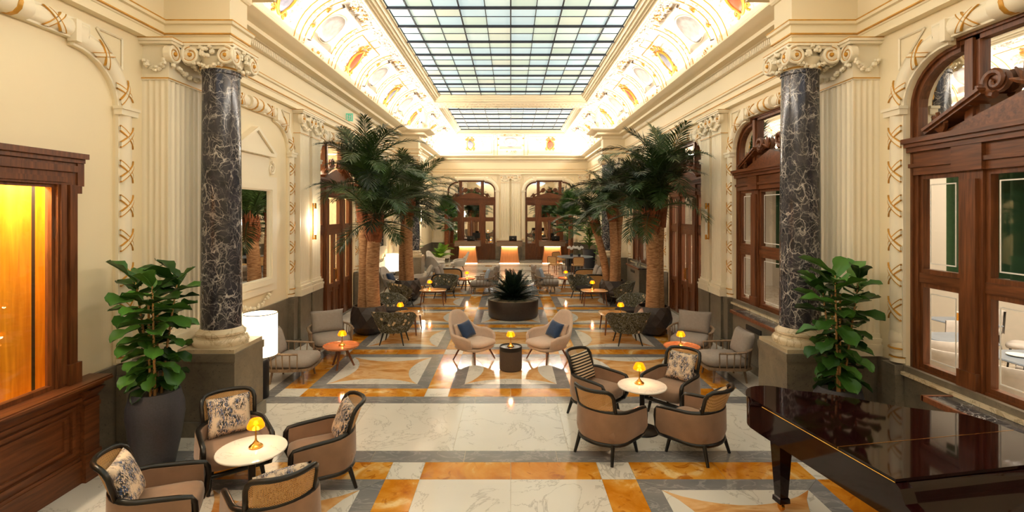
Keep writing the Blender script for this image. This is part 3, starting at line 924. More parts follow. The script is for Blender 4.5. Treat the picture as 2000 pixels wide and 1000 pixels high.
for (y0,y1,first) in ((YN+.4,18.02,10.3-.515*23),(19.5,25.55,20.05)):
    yy = ys(y0,y1,first)
    for j in range(len(yy)-1):
        for i in range(10):
            a,b,c,d = xs[i]+.012,xs[i+1]-.012,yy[j]+.012,yy[j+1]-.012
            if yy[j] > 9.2 and npane < 298:
                npane += 1
                MB().box(-(b-a)/2,(b-a)/2,-(d-c)/2,(d-c)/2,0,.012).build('pane', PANES[random.choice((0,0,1,1,2,3))], ceil, loc=((a+b)/2,(c+d)/2,ZG))
            else: restp.box(a,b,c,d,ZG,ZG+.012, random.choice((0,1,2,3)))
    for j, y in enumerate(yy):
        heavy = abs((y-10.3)/1.03-round((y-10.3)/1.03)) < .2 if y0 < 10 else abs((y-20.57)/1.03-round((y-20.57)/1.03)) < .2
        h = .045 if heavy else .014
        MB().box(-2.5,2.5,y-h/2,y+h/2,ZG-(.05 if heavy else .012),ZG+.014).build('cross_bar', m['blackbar'], ceil)
    for i, x in enumerate(xs):
        heavy = i % 2 == 1
        h = .028 if heavy else .014
        MB().box(x-h/2,x+h/2,y0,y1,ZG-(.03 if heavy else .014),ZG+.014).build('long_bar', m['blackbar'], ceil)
stuff(restp.build('pane_field', PANES, ceil))
# ================================================================ COLUMNS
def column(s, cy, label):
    cx = s*3.53
    t = thing('marble_column', label, 'column', (cx,cy,0), 0, 'black marble columns on stone plinths')
    mb = MB(); mb.box(-.37,.37,-.37,.37,0,.17)
    mb.prism([(-.34,-.34),(.34,-.34),(.34,.34),(-.34,.34)],.17,.86); mb.box(-.352,.352,-.352,.352,.86,.955)
    # tail of the plinth running back to the wall pilaster
    mb.box(min(s*.3,s*.62),max(s*.3,s*.62),-.33,.33,0,.955)
    pl = mb.build('plinth', m['stone'], t)
    MB().box(-.335,.335,-.335,.335,.955,1.0).box(min(s*.3,s*.6),max(s*.3,s*.6),-.32,.32,.955,1.0).build('plinth_cap', m['stonelight'], pl)
    MB().lathe([(0,1.0),(.3,1.0),(.31,1.03),(.31,1.06),(.29,1.085),(.265,1.09),(.26,1.11),(.275,1.125),(.275,1.15),(.255,1.165),(.24,1.18),(.23,1.2)],32).build('column_base', m['marblebase'], t, smooth=40)
    prof = [(.228,1.19),(.226,1.3)]+[(.226-.02*(i/10)**1.6,1.3+2.94*i/10) for i in range(1,11)]+[(.218,4.25),(.218,4.29)]
    MB().lathe(prof,40).build('shaft', m['blackmarble'], t, smooth=40)
    mb = MB().lathe([(.205,4.28),(.225,4.30),(.225,4.325),(.21,4.335),(.235,4.38),(.255,4.42),(.22,4.45),(.2,4.5)],28)
    mb.box(-.27,.27,-.27,.27,4.50,4.535); mb.box(-.30,.30,-.30,.30,4.535,4.575)
    cp = mb.build('capital', m['ivory'], t, smooth=40)
    g = MB(); g.box(-.303,.303,-.303,.303,4.56,4.57); g.lathe([(.22,4.302),(.232,4.302),(.232,4.318),(.22,4.318)],28); g.build('gilt_line', m['gilt'], t)
    for q in range(4):
        R = Matrix.Rotation(q*pi/2,4,'Z')
        for d in (-1,1):
            o = link('volute', VOL[d], cp); o.matrix_parent_inverse = Matrix.Identity(4)
            o.matrix_local = R @ Matrix.Translation((d*.205,-.285,4.425)) @ Matrix.Rotation(0,4,'Z')
        g = MB()
        for i in range(10):
            a = random.uniform(-.09,.09); g.blob((a,-.27-random.uniform(0,.02),4.46+random.uniform(-.05,.08)), .03, 6)
        garland(g, (-.17,-.26,4.345),(.17,-.26,4.345), .05, 8, .028)
        o = g.build('capital_garland', m['ivory'], cp); o.matrix_local = R
    return t
COLS = [(-1,CY[0],'black veined marble column beside the tall white floor lamp'),(1,CY[0],'black veined marble column next to the piano side fig plant'),
        (-1,CY[1],'black marble column behind the left pair of palms, by pale lounge chairs'),(1,CY[1],'black marble column behind palms near the orchid table')]
for a in COLS: column(*a)

# ================================================================ WOOD WINDOWS AND DOORS
def arch_frame(mb, M, c, zs, o0, o1, w, inset=0.0):
    """rectangular-section frame following the arch"""
    L1 = arch_path(zs, inset); L2 = arch_path(zs, inset+w)
    rows = [[M(c+u,o0,z) for u,z in L1],[M(c+u,o1,z) for u,z in L1],[M(c+u,o1,z) for u,z in L2],[M(c+u,o0,z) for u,z in L2],[M(c+u,o0,z) for u,z in L1]]
    mb.strip(rows)
def pframe(mb, M, u0,u1,z0,z1,o0,o1,w):
    mb.mbox(M,u0,u0+w,o0,o1,z0,z1); mb.mbox(M,u1-w,u1,o0,o1,z0,z1); mb.mbox(M,u0+w,u1-w,o0,o1,z0,z0+w); mb.mbox(M,u0+w,u1-w,o0,o1,z1-w,z1)
def bevelpane(name, M, u0,u1,z0,z1,o,mat,par,line=True):
    g = MB().mbox(M,u0,u1,o-.008,o,z0,z1).build(name, m[mat], par)
    if line:
        mb = MB(); pframe(mb, M, u0+.06,u1-.06,z0+.06,z1-.06,o,o+.004,.012); mb.build('etched_border', m['paper'], g)
    return g
def opening(name, M, c, zs, kind, par_sill=None, topmat='mirror', detail=True, pm='glass'):
    """kind 'window' or 'door': arched oak joinery with broken pediment"""
    mb = MB(); arch_frame(mb, M, c, max(zs,.0), -.19, -.07, .075); arch_frame(mb, M, c, max(zs,0), -.17, -.045, .03)
    root = struct(mb.build(name, m['wood']))
    mb = MB()
    for s in (-1,1): mb.mbox(M,c+s*.50,c+s*.66,-.18,-.07,3.3,4.22); mb.mbox(M,c+s*.54,c+s*.62,-.18,-.04,3.3,4.2)
    mb.build('mullion', m['wood'], root)
    # glazing of the lunette
    pts = arch_path(3.3,.05)
    for a,b in ((-1.24,-.66),(-.50,.50),(.66,1.24)):
        P2 = [(u,z) for u,z in pts if a < u < b and z > 3.31]
        if a < -1: poly = [(a,3.34)]+P2+[(b,ZA-.05),(b,3.34)]
        elif b > 1: poly = [(a,3.34),(a,ZA-.05)]+P2+[(b,3.34)]
        else: poly = [(a,3.34),(a,4.2),(b,4.2),(b,3.34)]
        MB().mprism(M,[(c+u,z) for u,z in poly],-.13,-.12).build('pane', m[topmat], root)
    # entablature
    mb = MB(); mb.mbox(M,c-HB,c+HB,-.19,-.05,2.98,3.26)
    for s in (-1,1): mb.mbox(M,c+s*.42,c+s*.74,-.05,-.01,2.98,3.26)
    mb.mbox(M,c-HB,c+HB,-.05,-.02,3.06,3.10); mb.mbox(M,c-HB,c+HB,-.05,.0,3.22,3.27); mb.mbox(M,c-HB-.0,c+HB+.0,-.05,.03,3.27,3.31); mb.mbox(M,c-HB-.0,c+HB+.0,-.05,.06,3.31,3.36)
    mb.build('entablature', m['woodh'], root)
    # broken pediment with scrolls
    mb = MB()
    mb.mprism(M,[(c-.92,3.36),(c+.92,3.36),(c,3.62)],-.12,-.03)
    for s in (-1,1):
        for w_, o_, dz in ((.05,.05,0),(.03,.075,.03)):
            A,B = Vector((s*.98,3.37+dz)),Vector((s*.36,3.64+dz)); d = (B-A).normalized(); nn = Vector((-d.y,d.x))*w_*(-s)
            if nn.y < 0: nn = -nn
            mb.mprism(M,[(c+p.x,p.y) for p in (A,B,B+nn,A+nn)],-.12,o_)
    ped = mb.build('pediment', m['woodx'], root)
    mb = MB()
    for s in (-1,1):
        pts = []; rr = []
        for i in range(20):
            q = i/19; a = -pi/2 - 0*pi + s*2*pi*1.35*q; r = .12*(1-.8*q)
            pts.append(M(c+s*.30+r*cos(a)*1, -.02, 3.74+r*sin(a))); rr.append(.035*(1-.4*q))
        mb.tube(pts, rr, 7, flat=1.0)
        mb.mprism(M,[(c+s*.30+.1*cos(2*pi*i/14),3.74+.1*sin(2*pi*i/14)) for i in range(14)],-.08,-.03)
        for i in range(5): mb.blob(M(c+s*(.42+.03*i),.0,3.70-.03*i),.045-.004*i,7)
    for i in range(5):
        a = pi*(.1+.8*i/4); mb.tube([M(c,-.02,3.66),M(c+.07*cos(a),-.0,3.66+.08*sin(a)),M(c+.14*cos(a),.02,3.66+.17*sin(a))],[.03,.028,.008],6)
    mb.build('pediment_scroll', m['wood'], ped, smooth=50)
    mb = MB()
    for s in (-1,1):
        for i in range(5):
            a = pi*(.12+.76*i/4); b0 = c+s*.84
            mb.tube([M(b0,-.02,3.38),M(b0+.06*cos(a),.0,3.40+.08*sin(a)),M(b0+.10*cos(a),.03,3.40+.17*sin(a))],[.03,.026,.02],6)
    mb.build('acroterion', m['wood'], ped, smooth=50)
    # posts
    mb = MB()
    for s in (-1,1):
        mb.mbox(M,c+s*.46,c+s*.70,-.19,-.06,zs,2.98); mb.mbox(M,c+s*.50,c+s*.66,-.06,-.025,zs+.1,2.9); mb.mbox(M,c+s*.48,c+s*.68,-.06,-.01,zs,zs+.22)
    mb.build('post', m['wood'], root)
    if kind == 'window':
        zt = 1.86
        mb = MB(); mb.mbox(M,c-HB,c+HB,-.18,-.08,zt,zt+.1); mb.mbox(M,c-HB,c+HB,-.18,-.08,zs,zs+.07)
        mb.build('transom', m['woodh'], root)
        for u0,u1 in ((-1.21,-.70),(-.46,.46),(.70,1.21)):
            for z0,z1 in ((zs+.07,zt),(zt+.1,2.98)):
                fr = MB(); pframe(fr,M,c+u0,c+u1,z0,z1,-.16,-.09,.045); f = fr.build('sash', m['wood'], root)
                bevelpane('pane',M,c+u0+.04,c+u1-.04,z0+.04,z1-.04,-.12,pm,f, detail)
    else:
        zt = 2.12
        mb = MB(); mb.mbox(M,c-HB,c+HB,-.18,-.08,zt,zt+.12); mb.build('transom', m['woodh'], root)
        for u0,u1 in ((-1.21,-.70),(.70,1.21)):
            for z0,z1,g in ((.0,.85,0),(.85,zt,1),(zt+.12,2.98,1)):
                fr = MB(); pframe(fr,M,c+u0,c+u1,z0,z1,-.16,-.09,.05)
                if not g: fr.mbox(M,c+u0+.05,c+u1-.05,-.15,-.12,z0+.05,z1-.05); pframe(fr,M,c+u0+.09,c+u1-.09,z0+.1,z1-.1,-.13,-.10,.02)
                f = fr.build('side_panel', m['wood'], root)
                if g: bevelpane('pane',M,c+u0+.05,c+u1-.05,z0+.05,z1-.05,-.12,pm,f, False)
        fr = MB(); pframe(fr,M,c-.46,c+.46,zt+.12,2.98,-.16,-.09,.05); f = fr.build('fanlight', m['wood'], root)
        bevelpane('pane',M,c-.41,c+.41,zt+.17,2.93,-.12,pm,f,False)
        for s in (-1,1):
            a,b = sorted((s*.005,s*.46)); fr = MB()
            pframe(fr,M,c+a,c+b,.02,zt,-.15,-.08,.075); fr.mbox(M,c+a+.07,c+b-.07,-.15,-.08,.78,.88)
            fr.mbox(M,c+a+.07,c+b-.07,-.13,-.105,.09,.78); pframe(fr,M,c+a+.11,c+b-.11,.16,.7,-.11,-.085,.02)
            lf = fr.build('door_leaf', m['wood'], root)
            bevelpane('pane',M,c+a+.075,c+b-.075,.88,zt-.075,-.12,pm,lf,False)
            h = MB(); uu = c+s*.045
            h.tube([M(uu,-.08,.95),M(uu,-.03,.97),M(uu,-.03,1.2),M(uu,-.08,1.22)],.012,6); h.build('door_handle', m['gold'], lf)
    return root
n = 1
for i in (0,1,3,4):
    r = opening('window_%d'%n, MR, BAYS[i], .9, 'window', detail=i < 2); n += 1
    M = MR; c = BAYS[i]
    sl = MB(); sl.mbox(M,c-HB,c+HB,-.19,.06,.87,.905); sl.build('window_sill', m['marblebase'], r)
    # radiator shelf standing out from the wall below the sill
    sh = MB(); sh.mbox(M,c-.95,c+.62,.0,.30,0,.83); sh.mbox(M,c-.93,c+.60,.0,.312,0,.13)
    s_ = sh.build('radiator_casing', m['stone'], r)
    MB().mbox(M,c-.97,c+.63,.0,.315,.832,.868).build('shelf_top', m['blackmarble'], s_)
    MB().mbox(M,c-.98,c+.645,.315,.345,.825,.875).mbox(M,c+.63,c+.655,.0,.345,.825,.875).build('shelf_edge', m['walnut'], s_)
    MB().mbox(M,c-.4,c+.1,.30,.316,.66,.74).build('vent', m['vent'], s_)
r = opening('window_%d'%n, ML, BAYS[4], .9, 'window', detail=False); n += 1
dn = 1
for M, c in ((ML,BAYS[2]),(MR,BAYS[2]),(MF,FARB[0]),(MF,FARB[1])):
    opening('door_%d'%dn, M, c, .0, 'door', topmat='mirror' if M is not ML else 'glass', pm='mirror' if M is MF else 'glass'); dn += 1

# ---------------------------------------------------------------- oak window with panelled apron in the first left bay
c = BAYS[0]; M = shift(ML, c)
mb = MB()
for s in (-1,1):
    a,b = sorted((s*.52,s*.718)); mb.mbox(M,a,b,-.04,.06,.97,2.86); a,b = sorted((s*.62,s*.70)); mb.mbox(M,a,b,.055,.09,1.17,2.848)
    a,b = sorted((s*.54,s*.60)); mb.mbox(M,a,b,.055,.075,1.0,2.847); a,b = sorted((s*.60,s*.74)); mb.mbox(M,a,b,.05,.10,.975,1.17)
    a,b = sorted((s*.715,s*.79)); mb.mbox(M,a,b,-.03,.078,2.84,3.062); a,b = sorted((s*.714,s*.775)); mb.mbox(M,a,b,-.03,.07,2.77,2.845)
mb.mbox(M,-.72,.72,-.038,.064,2.85,3.065); mb.mbox(M,-.79,.79,-.03,.09,3.06,3.10); mb.mbox(M,-.80,.80,-.028,.12,3.10,3.15); mb.mbox(M,-.60,.60,.06,.078,2.87,2.92); mb.mbox(M,-.70,.70,.06,.09,2.97,3.03)
w1 = struct(mb.build('window_%d'%n, m['wood']))
mb = MB(); pframe(mb,M,-.53,.53,.975,2.86,-.03,.03,.04); mb.build('sash', m['wood'], w1)
MB().mbox(M,-.50,.50,-.008,.0,1.0,2.83).build('pane', m['glass'], w1)
MB().mbox(M,.508,.52,.03,.036,2.35,2.55).build('hinge', m['chrome'], w1)
mb = MB(); mb.mbox(M,-.98,.98,-.03,.20,.93,.975); mb.mbox(M,-.96,.96,-.028,.225,.945,.965); mb.mbox(M,-.94,.94,-.03,.15,.89,.93); mb.build('window_sill', m['woodh'], w1)
mb = MB()
mb.mbox(M,-.92,.92,0,.075,.0,.89); mb.mbox(M,-.921,.921,.07,.10,0,.22); mb.mbox(M,-.93,.93,.07,.09,.22,.25)
for s in (-1,1):
    a,b = sorted((s*.74,s*.919)); mb.mbox(M,a,b,.07,.12,.25,.78); mb.mbox(M,a-.006,b+.006,.06,.14,.001,.27); mb.mbox(M,a-.005,b+.005,.06,.13,.695,.735)
    mb.mprism(lambda o,u,z: M(u,o,z),[(.06,.742),(.19,.885),(.06,.885)],a+.003,b-.003)
pframe(mb,M,-.66,.66,.30,.76,.07,.105,.035); pframe(mb,M,-.58,.58,.36,.70,.07,.095,.03); mb.mbox(M,-.74,.74,.07,.10,.78,.82)
mb.build('apron_panelling', m['woodh'], w1)
# lit veneered lobby wall seen through that window
MB().mbox(M,-.9,.625,-.30,-.28,.9,3.0).build('lobby_veneer', m['orangewood'], w1)
MB().mbox(M,.665,.9,-.30,-.28,.9,3.0).build('lobby_veneer', m['orangewood'], w1)
MB().mbox(M,.62,.67,-.31,-.282,.9,3.0).build('dark_reveal', m['vent'], w1)
mb = MB(); mb.mbox(M,-.9,.9,-.30,-.06,.88,.9); mb.mbox(M,-.9,.9,-.30,-.06,2.98,3.0); mb.mbox(M,-.92,-.9,-.30,-.06,.88,3); mb.mbox(M,.9,.92,-.30,-.06,.88,3); mb.build('lobby_lining', m['orangewood'], w1)
area('lobby_light_offscreen', M(0,-.17,2.96), (0,0,0), .12, 1.4, 34, (1,.84,.58))

# ---------------------------------------------------------------- plaster-framed mirrors in the blind left bays
for i, lab in ((1,'tall wall mirror in ivory stucco frame with small pediment, behind the first column'),(3,'wall mirror in stucco frame hidden partly behind the left palms')):
    M = shift(ML, BAYS[i])
    t = thing('wall_mirror', lab, 'mirror', (-WX,BAYS[i],0))
    L = lambda u,o,z: (.0+o, u, z)
    mb = MB(); pframe(mb,L,-.75,.75,1.22,3.2,-.03,.04,.16); pframe(mb,L,-.62,.62,1.35,3.07,-.03,.07,.10); pframe(mb,L,-.53,.53,1.42,3.0,-.03,.055,.05)
    mb.build('frame', m['ivory'], t)
    MB().mbox(L,-.5,.5,-.01,.02,1.44,2.98).build('mirror_glass', m['mirror'], t)
    mb = MB(); mb.mprism(L,[(-.55,3.60),(.55,3.60),(0,3.92)],-.03,.05)
    for s in (-1,1): mb.mprism(L,[(s*.6,3.58),(0,3.93),(0,3.99),(s*.68,3.60)],-.03,.09)
    mb.mbox(L,-.62,.62,-.03,.10,3.54,3.60); mb.mbox(L,-.48,.48,-.03,.03,3.2,3.54)
    mb.build('pediment', m['ivory'], t)
    for s in (-1,1):
        p, r = spiral(.1,1.8,.025,26,s); MB().tube([L(s*.55+x,.04,3.34+z) for x,y_,z in p], r, 6).build('stucco_scroll', m['ivory'], t, smooth=60)
    mb = MB(); garland(mb, L(-.5,.03,1.16), L(.5,.03,1.16), .14, 15, .035)
    stuff(mb.build('stucco_garland', m['ivory'], t, smooth=60))

# ---------------------------------------------------------------- sconces
def sconce(k, y, label, lit=True):
    M = MM(k); p = M(y,.17,2.35)
    t = thing('wall_sconce', label, 'sconce', (p[0],p[1],p[2]), 0, 'slim brass wall sconces')
    s = -k
    MB().box(-.008*1,.008,-.02,.02,-.32,.42).build('back_plate', m['gold'], t)
    for z in (-.30,.36): MB().box(min(0,s*.05),max(0,s*.05),-.012,.012,z-.012,z+.012).build('bracket', m['gold'], t)
    MB().lathe([(.018,-.22),(.018,.30)],12,(s*.05,0,0)).build('tube_lamp', m['tubelight' if lit else 'paper'], t, smooth=50)
    for z0,z1 in ((-.32,-.22),(.30,.42)): MB().lathe([(.021,z0),(.021,z1)],12,(s*.05,0,0)).build('end_cap', m['gold'], t, smooth=50)
    if lit:
        l = bpy.data.lights.new('sconce_light','POINT'); l.energy = 9; l.color = (1,.86,.66); l.shadow_soft_size = .06
        o = bpy.data.objects.new('sconce_light', l); COL.objects.link(o); o.parent = t; o.location = (s*.13,0,.04)
sconce(-1, 10.43, 'lit slim tube sconce on the pilaster right of the stucco mirror')
sconce(1, 10.43, 'brass tube sconce on the pilaster between oak window and oak door', False)
sconce(-1, 22.8, 'lit slim tube sconce on the far pilaster by the lime green palm')

# ---------------------------------------------------------------- exit sign
t = thing('exit_sign', 'small green emergency exit sign projecting from the frieze above the oak door', 'sign', (-E, 12.75, 4.95))
MB().box(-.01,.17,-.015,.015,-.1,.09).build('sign_box', m['exit'], t)
mb = MB()
mb.box(.02,.045,-.018,-.014,-.08,.06); mb.box(.13,.15,-.018,-.014,-.08,.06)
g = lambda x,z: (x,-.016,z)
mb.tube([g(.09,.0),g(.085,-.03),g(.105,-.07)],.007,5); mb.tube([g(.085,-.03),g(.06,-.06)],.007,5); mb.tube([g(.095,.03),g(.085,-.03)],.01,5); mb.blob(g(.10,.05),.012,6)
mb.tube([g(.095,.025),g(.12,.0)],.006,5); mb.tube([g(.095,.025),g(.06,.02)],.006,5)
mb.build('pictogram', m['paper'], t)

# ---------------------------------------------------------------- restaurant behind the right-hand windows
X0, X1 = WX+.25, 9.2
struct(MB().box(X0,X1,YN,18,-.1,.0).build('floor_annex', m['annexfloor']))
struct(MB().box(X1,X1+.1,YN,18,0,4.7).build('wall_annex', m['annexwall']))
struct(MB().box(X0,X1,YN,18,4.7,4.8).build('ceiling_annex', m['annexwall']))
struct(MB().box(X0,X1,18,18.1,0,4.7).build('wall_annex_end', m['annexwall']))
struct(MB().box(X0,X1,YN-.1,YN,0,4.7).build('wall_annex_front', m['annexwall']))
for y, nm in ((2.5,'restaurant_lamp_offscreen'),(6.4,'restaurant_lamp_offscreen'),(10.5,'restaurant_lamp')): area(nm, (6.8,y,4.6), (0,0,0), 2.2, 1.2, 90, (1,.86,.68))
# behind the far doors and the left door: lobbies
struct(MB().box(-WX,WX,29.6,29.7,0,4.7).build('wall_lobby', m['annexwall']))
struct(MB().box(-WX,WX,YF+.2,29.6,4.6,4.7).build('ceiling_lobby', m['annexwall']))
struct(MB().box(-WX,WX,YF+.2,29.7,-.1,-.0).build('floor_lobby', m['annexfloor']))
struct(MB().box(-6.6,-6.5,10,15,0,4.7).box(-6.5,-WX-.2,10,10.1,0,4.7).box(-6.5,-WX-.2,14.9,15,0,4.7).build('wall_side_hall', m['cream']))
struct(MB().box(-6.6,-WX-.2,10,15,4.6,4.7).build('ceiling_side_hall', m['annexwall']))
struct(MB().box(-6.6,-WX-.2,10,15,-.1,0).build('floor_side_hall', m['annexfloor']))
area('side_hall_lamp', (-5.4,12.4,4.5), (0,0,0), 1.2, 2.5, 100, (1,.82,.55))
struct(MB().box(-5.6,-5.5,18.5,23,0,4.7).build('wall_left_court', m['annexwall']))
def curtain(x, y0, y1, z0, z1, label):
    n = int((y1-y0)/.035); rows = [[],[]]
    for i in range(n+1):
        y = y0+(y1-y0)*i/n; xx = x+.04*sin(i*1.15)
        rows[0].append((xx,y,z0)); rows[1].append((xx,y,z1))
    rows2 = [[(p[0]+.012,p[1],p[2]) for p in r] for r in rows]
    mb = MB().strip(rows).strip(rows2)
    tag(mb.build('green_curtain', m['curtain'], None, smooth=True), label, 'curtain')
curtain(4.75, 3.7, 4.98, 1.95, 4.7, 'green pleated curtain hanging in the middle light of the window by the piano')
curtain(4.75, 5.36, 5.56, 1.9, 4.7, 'narrow green curtain in the side light of the window by the piano')
curtain(4.75, 7.6, 9.1, 1.6, 4.7, 'green pleated curtain behind the window left of the right column')
def annex_table(x, y, label):
    t = thing('restaurant_table', label, 'table', (x,y,0))
    MB().sq((0,0,.735),(.75,.75,.03),.2,20,6).build('table_top', m['bluetable'], t, smooth=40)
    MB().lathe([(.22,0),(.22,.015),(.03,.03),(.03,.72)],20).build('pedestal', m['blackmetal'], t, smooth=40)
def annex_chair(x, y, rz, label):
    t = thing('restaurant_chair', label, 'chair', (x,y,0), rz, 'pale restaurant chairs')
    MB().sq((0,0,.46),(.5,.48,.1),.4,16,6).build('seat', m['paleshell'], t, smooth=True)
    rows = []
    for j in range(5):
        rows.append([(-.22-.05*j/4-.04*cos(a*1.0)+.20*(1-cos(a)), .27*sin(a), .44+.40*j/4) for a in (-1.3+2.6*i/10 for i in range(11))])
    rr = rows+[[(p[0]-.035,p[1]*1.08,p[2]) for p in r] for r in rows[::-1]]
    MB().strip(rr).build('backrest', m['paleshell'], t, smooth=True)
    for sx in (-1,1):
        for sy in (-1,1): MB().tube([(sx*.17,sy*.17,.42),(sx*.21,sy*.21,0)],[.018,.011],8).build('leg', m['blackwood'], t)
annex_table(7.65,8.65,'blue grey restaurant table with a beer glass behind the window'); annex_table(6.55,6.5,'blue grey restaurant table seen in the middle light of the piano window')
annex_table(6.5,7.5,'blue grey restaurant table low in the side light of the piano window')
annex_chair(6.0,7.2,60,'pale restaurant chair tucked low behind the side light'); annex_chair(7.2,6.9,200,'pale restaurant chair between the two nearer restaurant tables')
annex_chair(8.2,8.1,120,'pale restaurant chair at the beer table, on the room side'); annex_chair(7.0,9.2,-40,'pale restaurant chair at the beer table, on the window side'); annex_chair(5.72,6.62,40,'pale restaurant chair between the window and the middle restaurant table'); annex_chair(7.05,7.95,215,'pale restaurant chair on the far side of the low side light table'); annex_chair(8.45,9.2,200,'pale restaurant chair at the beer table, by the restaurant wall'); annex_table(8.3,7.2,'blue grey restaurant table by the restaurant back wall')
annex_chair(5.9,5.9,30,'pale restaurant chair close behind the glass by the piano')
t = thing('beer_glass', 'glass of amber beer on the restaurant table', 'glass', (7.6,8.7,.75))
MB().lathe([(.034,0),(.036,.1),(.038,.13)],14).build('beer', m['beer'], t, smooth=40); MB().lathe([(.0385,.13),(.0385,.15)],14).build('foam', m['paper'], t)
for x,y,lb_ in ((7.8,8.45,'white plate beside the beer glass in the restaurant'),(6.5,6.55,'white plate on the middle restaurant table')):
    tag(MB().lathe([(.06,0),(.12,.012),(.125,.02),(.0,.012)],20,cap=False).build('dinner_plate', m['paper'], None, smooth=40, loc=(x,y,.75)), lb_, 'plate', 'plates in the restaurant')
t = thing('restaurant_bench', 'pale restaurant bench with a grey throw cushion beyond the glass', 'bench', (8.2,5.4,.0))
MB().sq((0,0,.22),(.6,1.8,.44),.2).build('bench_base', m['paleshell'], t); MB().sq((.1,.2,.62),(.25,.5,.4),.6).build('pillow', m['greyfabric'], t, smooth=True)
# ================================================================ FURNITURE  (local front = +X)
def upath(x1, hy, xc, rx, n=14, ns=4):
    L = [(x1+(xc-x1)*i/ns, hy) for i in range(ns)]
    L += [(xc-rx*sin(pi*i/n), hy*cos(pi*i/n)) for i in range(n+1)]
    return L+[(xc+(x1-xc)*i/ns, -hy) for i in range(1,ns+1)]
def make_cane_chair():
    t = thing('cane_armchair', 'x', 'chair')
    out = upath(.30,.33,-.06,.26); inn = upath(.29,.275,-.06,.205); low = upath(.27,.30,-.06,.235)
    n = len(out)
    zt = lambda i: .50+.05*sin(pi*i/(n-1))
    rows = [[(x,y,.205) for x,y in low],[(x*1.01,y*1.03,.30) for x,y in out],[(x,y,zt(i)) for i,(x,y) in enumerate(out)],[(x,y,zt(i)) for i,(x,y) in enumerate(inn)],[(x,y,.24) for x,y in inn]]
    mb = MB().strip(rows)
    for e in (0,n-1): mb.add([r[e] for r in rows], [tuple(range(5))])
    mb.build('upholstered_shell', m['velvet'], t, smooth=50)
    # piping along the top of the shell
    MB().sq((.02,0,.315),(.60,.56,.17),.35,20,8,e2=.4).build('seat_cushion', m['velvet'], t, smooth=True)
    mid = [((a[0]+b[0])/2,(a[1]+b[1])/2,zt(i)+.008) for i,(a,b) in enumerate(zip(out,inn))]
    A,B = mid[0],mid[-1]
    front = lambda p: [(p[0]-.02,p[1]*.93,.20),(p[0]+.015,p[1]*.99,.27),(p[0]+.03,p[1],.40),(p[0]+.025,p[1],p[2]-.045),(p[0],p[1],p[2]-.008)]
    MB().tube(front(A)+mid[1:-1]+front(B)[::-1], .025, 8).build('arm_rail', m['blackwood'], t, smooth=True)
    # bent back frame with cane panel
    a0, a1 = .20, .80
    def bp(q, z): # q 0..1 across the back
        a = pi*(a0+(a1-a0)*q); e = (z-.53)*.34
        return (-.06-(.235+e)*sin(a)-e*.2, (.30+e*.15)*cos(a), z)
    ztop, zb = .80, .555
    fr = [bp(0,zb-.02),bp(0,.64),bp(.0,.72),bp(.03,.765),bp(.09,.792)]+[bp(q,ztop) for q in (.18,.3,.4,.5,.6,.7,.82)]+[bp(.91,.792),bp(.97,.765),bp(1,.72),bp(1,.64),bp(1,zb-.02)]
    bf = MB().tube(fr, .022, 8).build('back_frame', m['blackwood'], t, smooth=True)
    rows = []
    for z in (.545,.62,.70,.76,.798):
        e = 0 if z < .75 else (.02 if z < .78 else .06)
        rows.append([bp(e+(1-2*e)*i/10, z) for i in range(11)])
    MB().strip(rows).build('cane_panel', m['cane'], bf)
    low2 = [(x*1.0,y*.98,.20) for x,y in low]+[(.27,y,.20) for y in (-.15,0,.15)]
    MB().tube(low2, .024, 8, closed=True).build('base_frame', m['blackwood'], t, smooth=True)
    for sx,sy in ((1,1),(1,-1),(-1,1),(-1,-1)):
        MB().tube([(sx*.20-.02,sy*.22,.21),(sx*.25-.03,sy*.25,0)],[.024,.017],8).build('leg', m['blackwood'], t, smooth=40)
    return t
def pillow_mesh(w, h, th, mat, name='pillow'):
    N = 12; mb = MB(); rows = [[],[]]
    for side in (0,1):
        for j in range(N+1):
            row = []
            v = -1+2*j/N
            for i in range(N+1):
                u = -1+2*i/N
                y = u*w/2*(1-.07*(1-v*v)*abs(u)**3); z = v*h/2*(1-.07*(1-u*u)*abs(v)**3)
                x = th/2*((1-u**4)*(1-v**4))**.55*(1 if side else -1)
                row.append((x,y,z+h/2))
            rows[side].append(row)
        mb.strip(rows[side])
    me = mb.mesh(name, mat, True)
    bm = bmesh.new(); bm.from_mesh(me); bmesh.ops.remove_doubles(bm, verts=bm.verts, dist=1e-5); bmesh.ops.recalc_face_normals(bm, faces=bm.faces); bm.to_mesh(me); bm.free()
    return me
PIL = {k: pillow_mesh(.40,.38,.13,m[k]) for k in ('botanical','striped','bluefabric','palebluefabric','greyfabric')}
PILS = pillow_mesh(.33,.30,.12,m['bluefabric'])
def put_pillow(ch, k, label, off=(-.17,0,.39), tilt=22, yaw=0, me=None, group='throw cushions on the armchairs', roll_=0):
    R = Matrix.Rotation(ch.rotation_euler.z,4,'Z'); p = Vector(ch.location)+R@Vector(off)
    o = link('throw_cushion', me or PIL[k]); o.location = p; o.rotation_mode = 'XYZ'
    o.rotation_euler = (R @ Matrix.Rotation(radians(yaw),4,'Z') @ Matrix.Rotation(radians(-tilt),4,'Y') @ Matrix.Rotation(radians(roll_),4,'X')).to_euler()
    return tag(o, label, 'cushion', group)
CANE = make_cane_chair(); _first = [True]
def cane(x, y, rz, label):
    global CANE
    if _first[0]:
        _first[0] = False; o = CANE; o.scale = (.95,)*3; o.location = (x,y,0); o.rotation_euler = (0,0,radians(rz)); o['label'] = label; o['group'] = 'taupe velvet cane-back armchairs'
        return o
    return dup(CANE, (x,y,0), rz, label, 'taupe velvet cane-back armchairs')
TL = (-2.25,4.45); TR = (1.56,6.08)
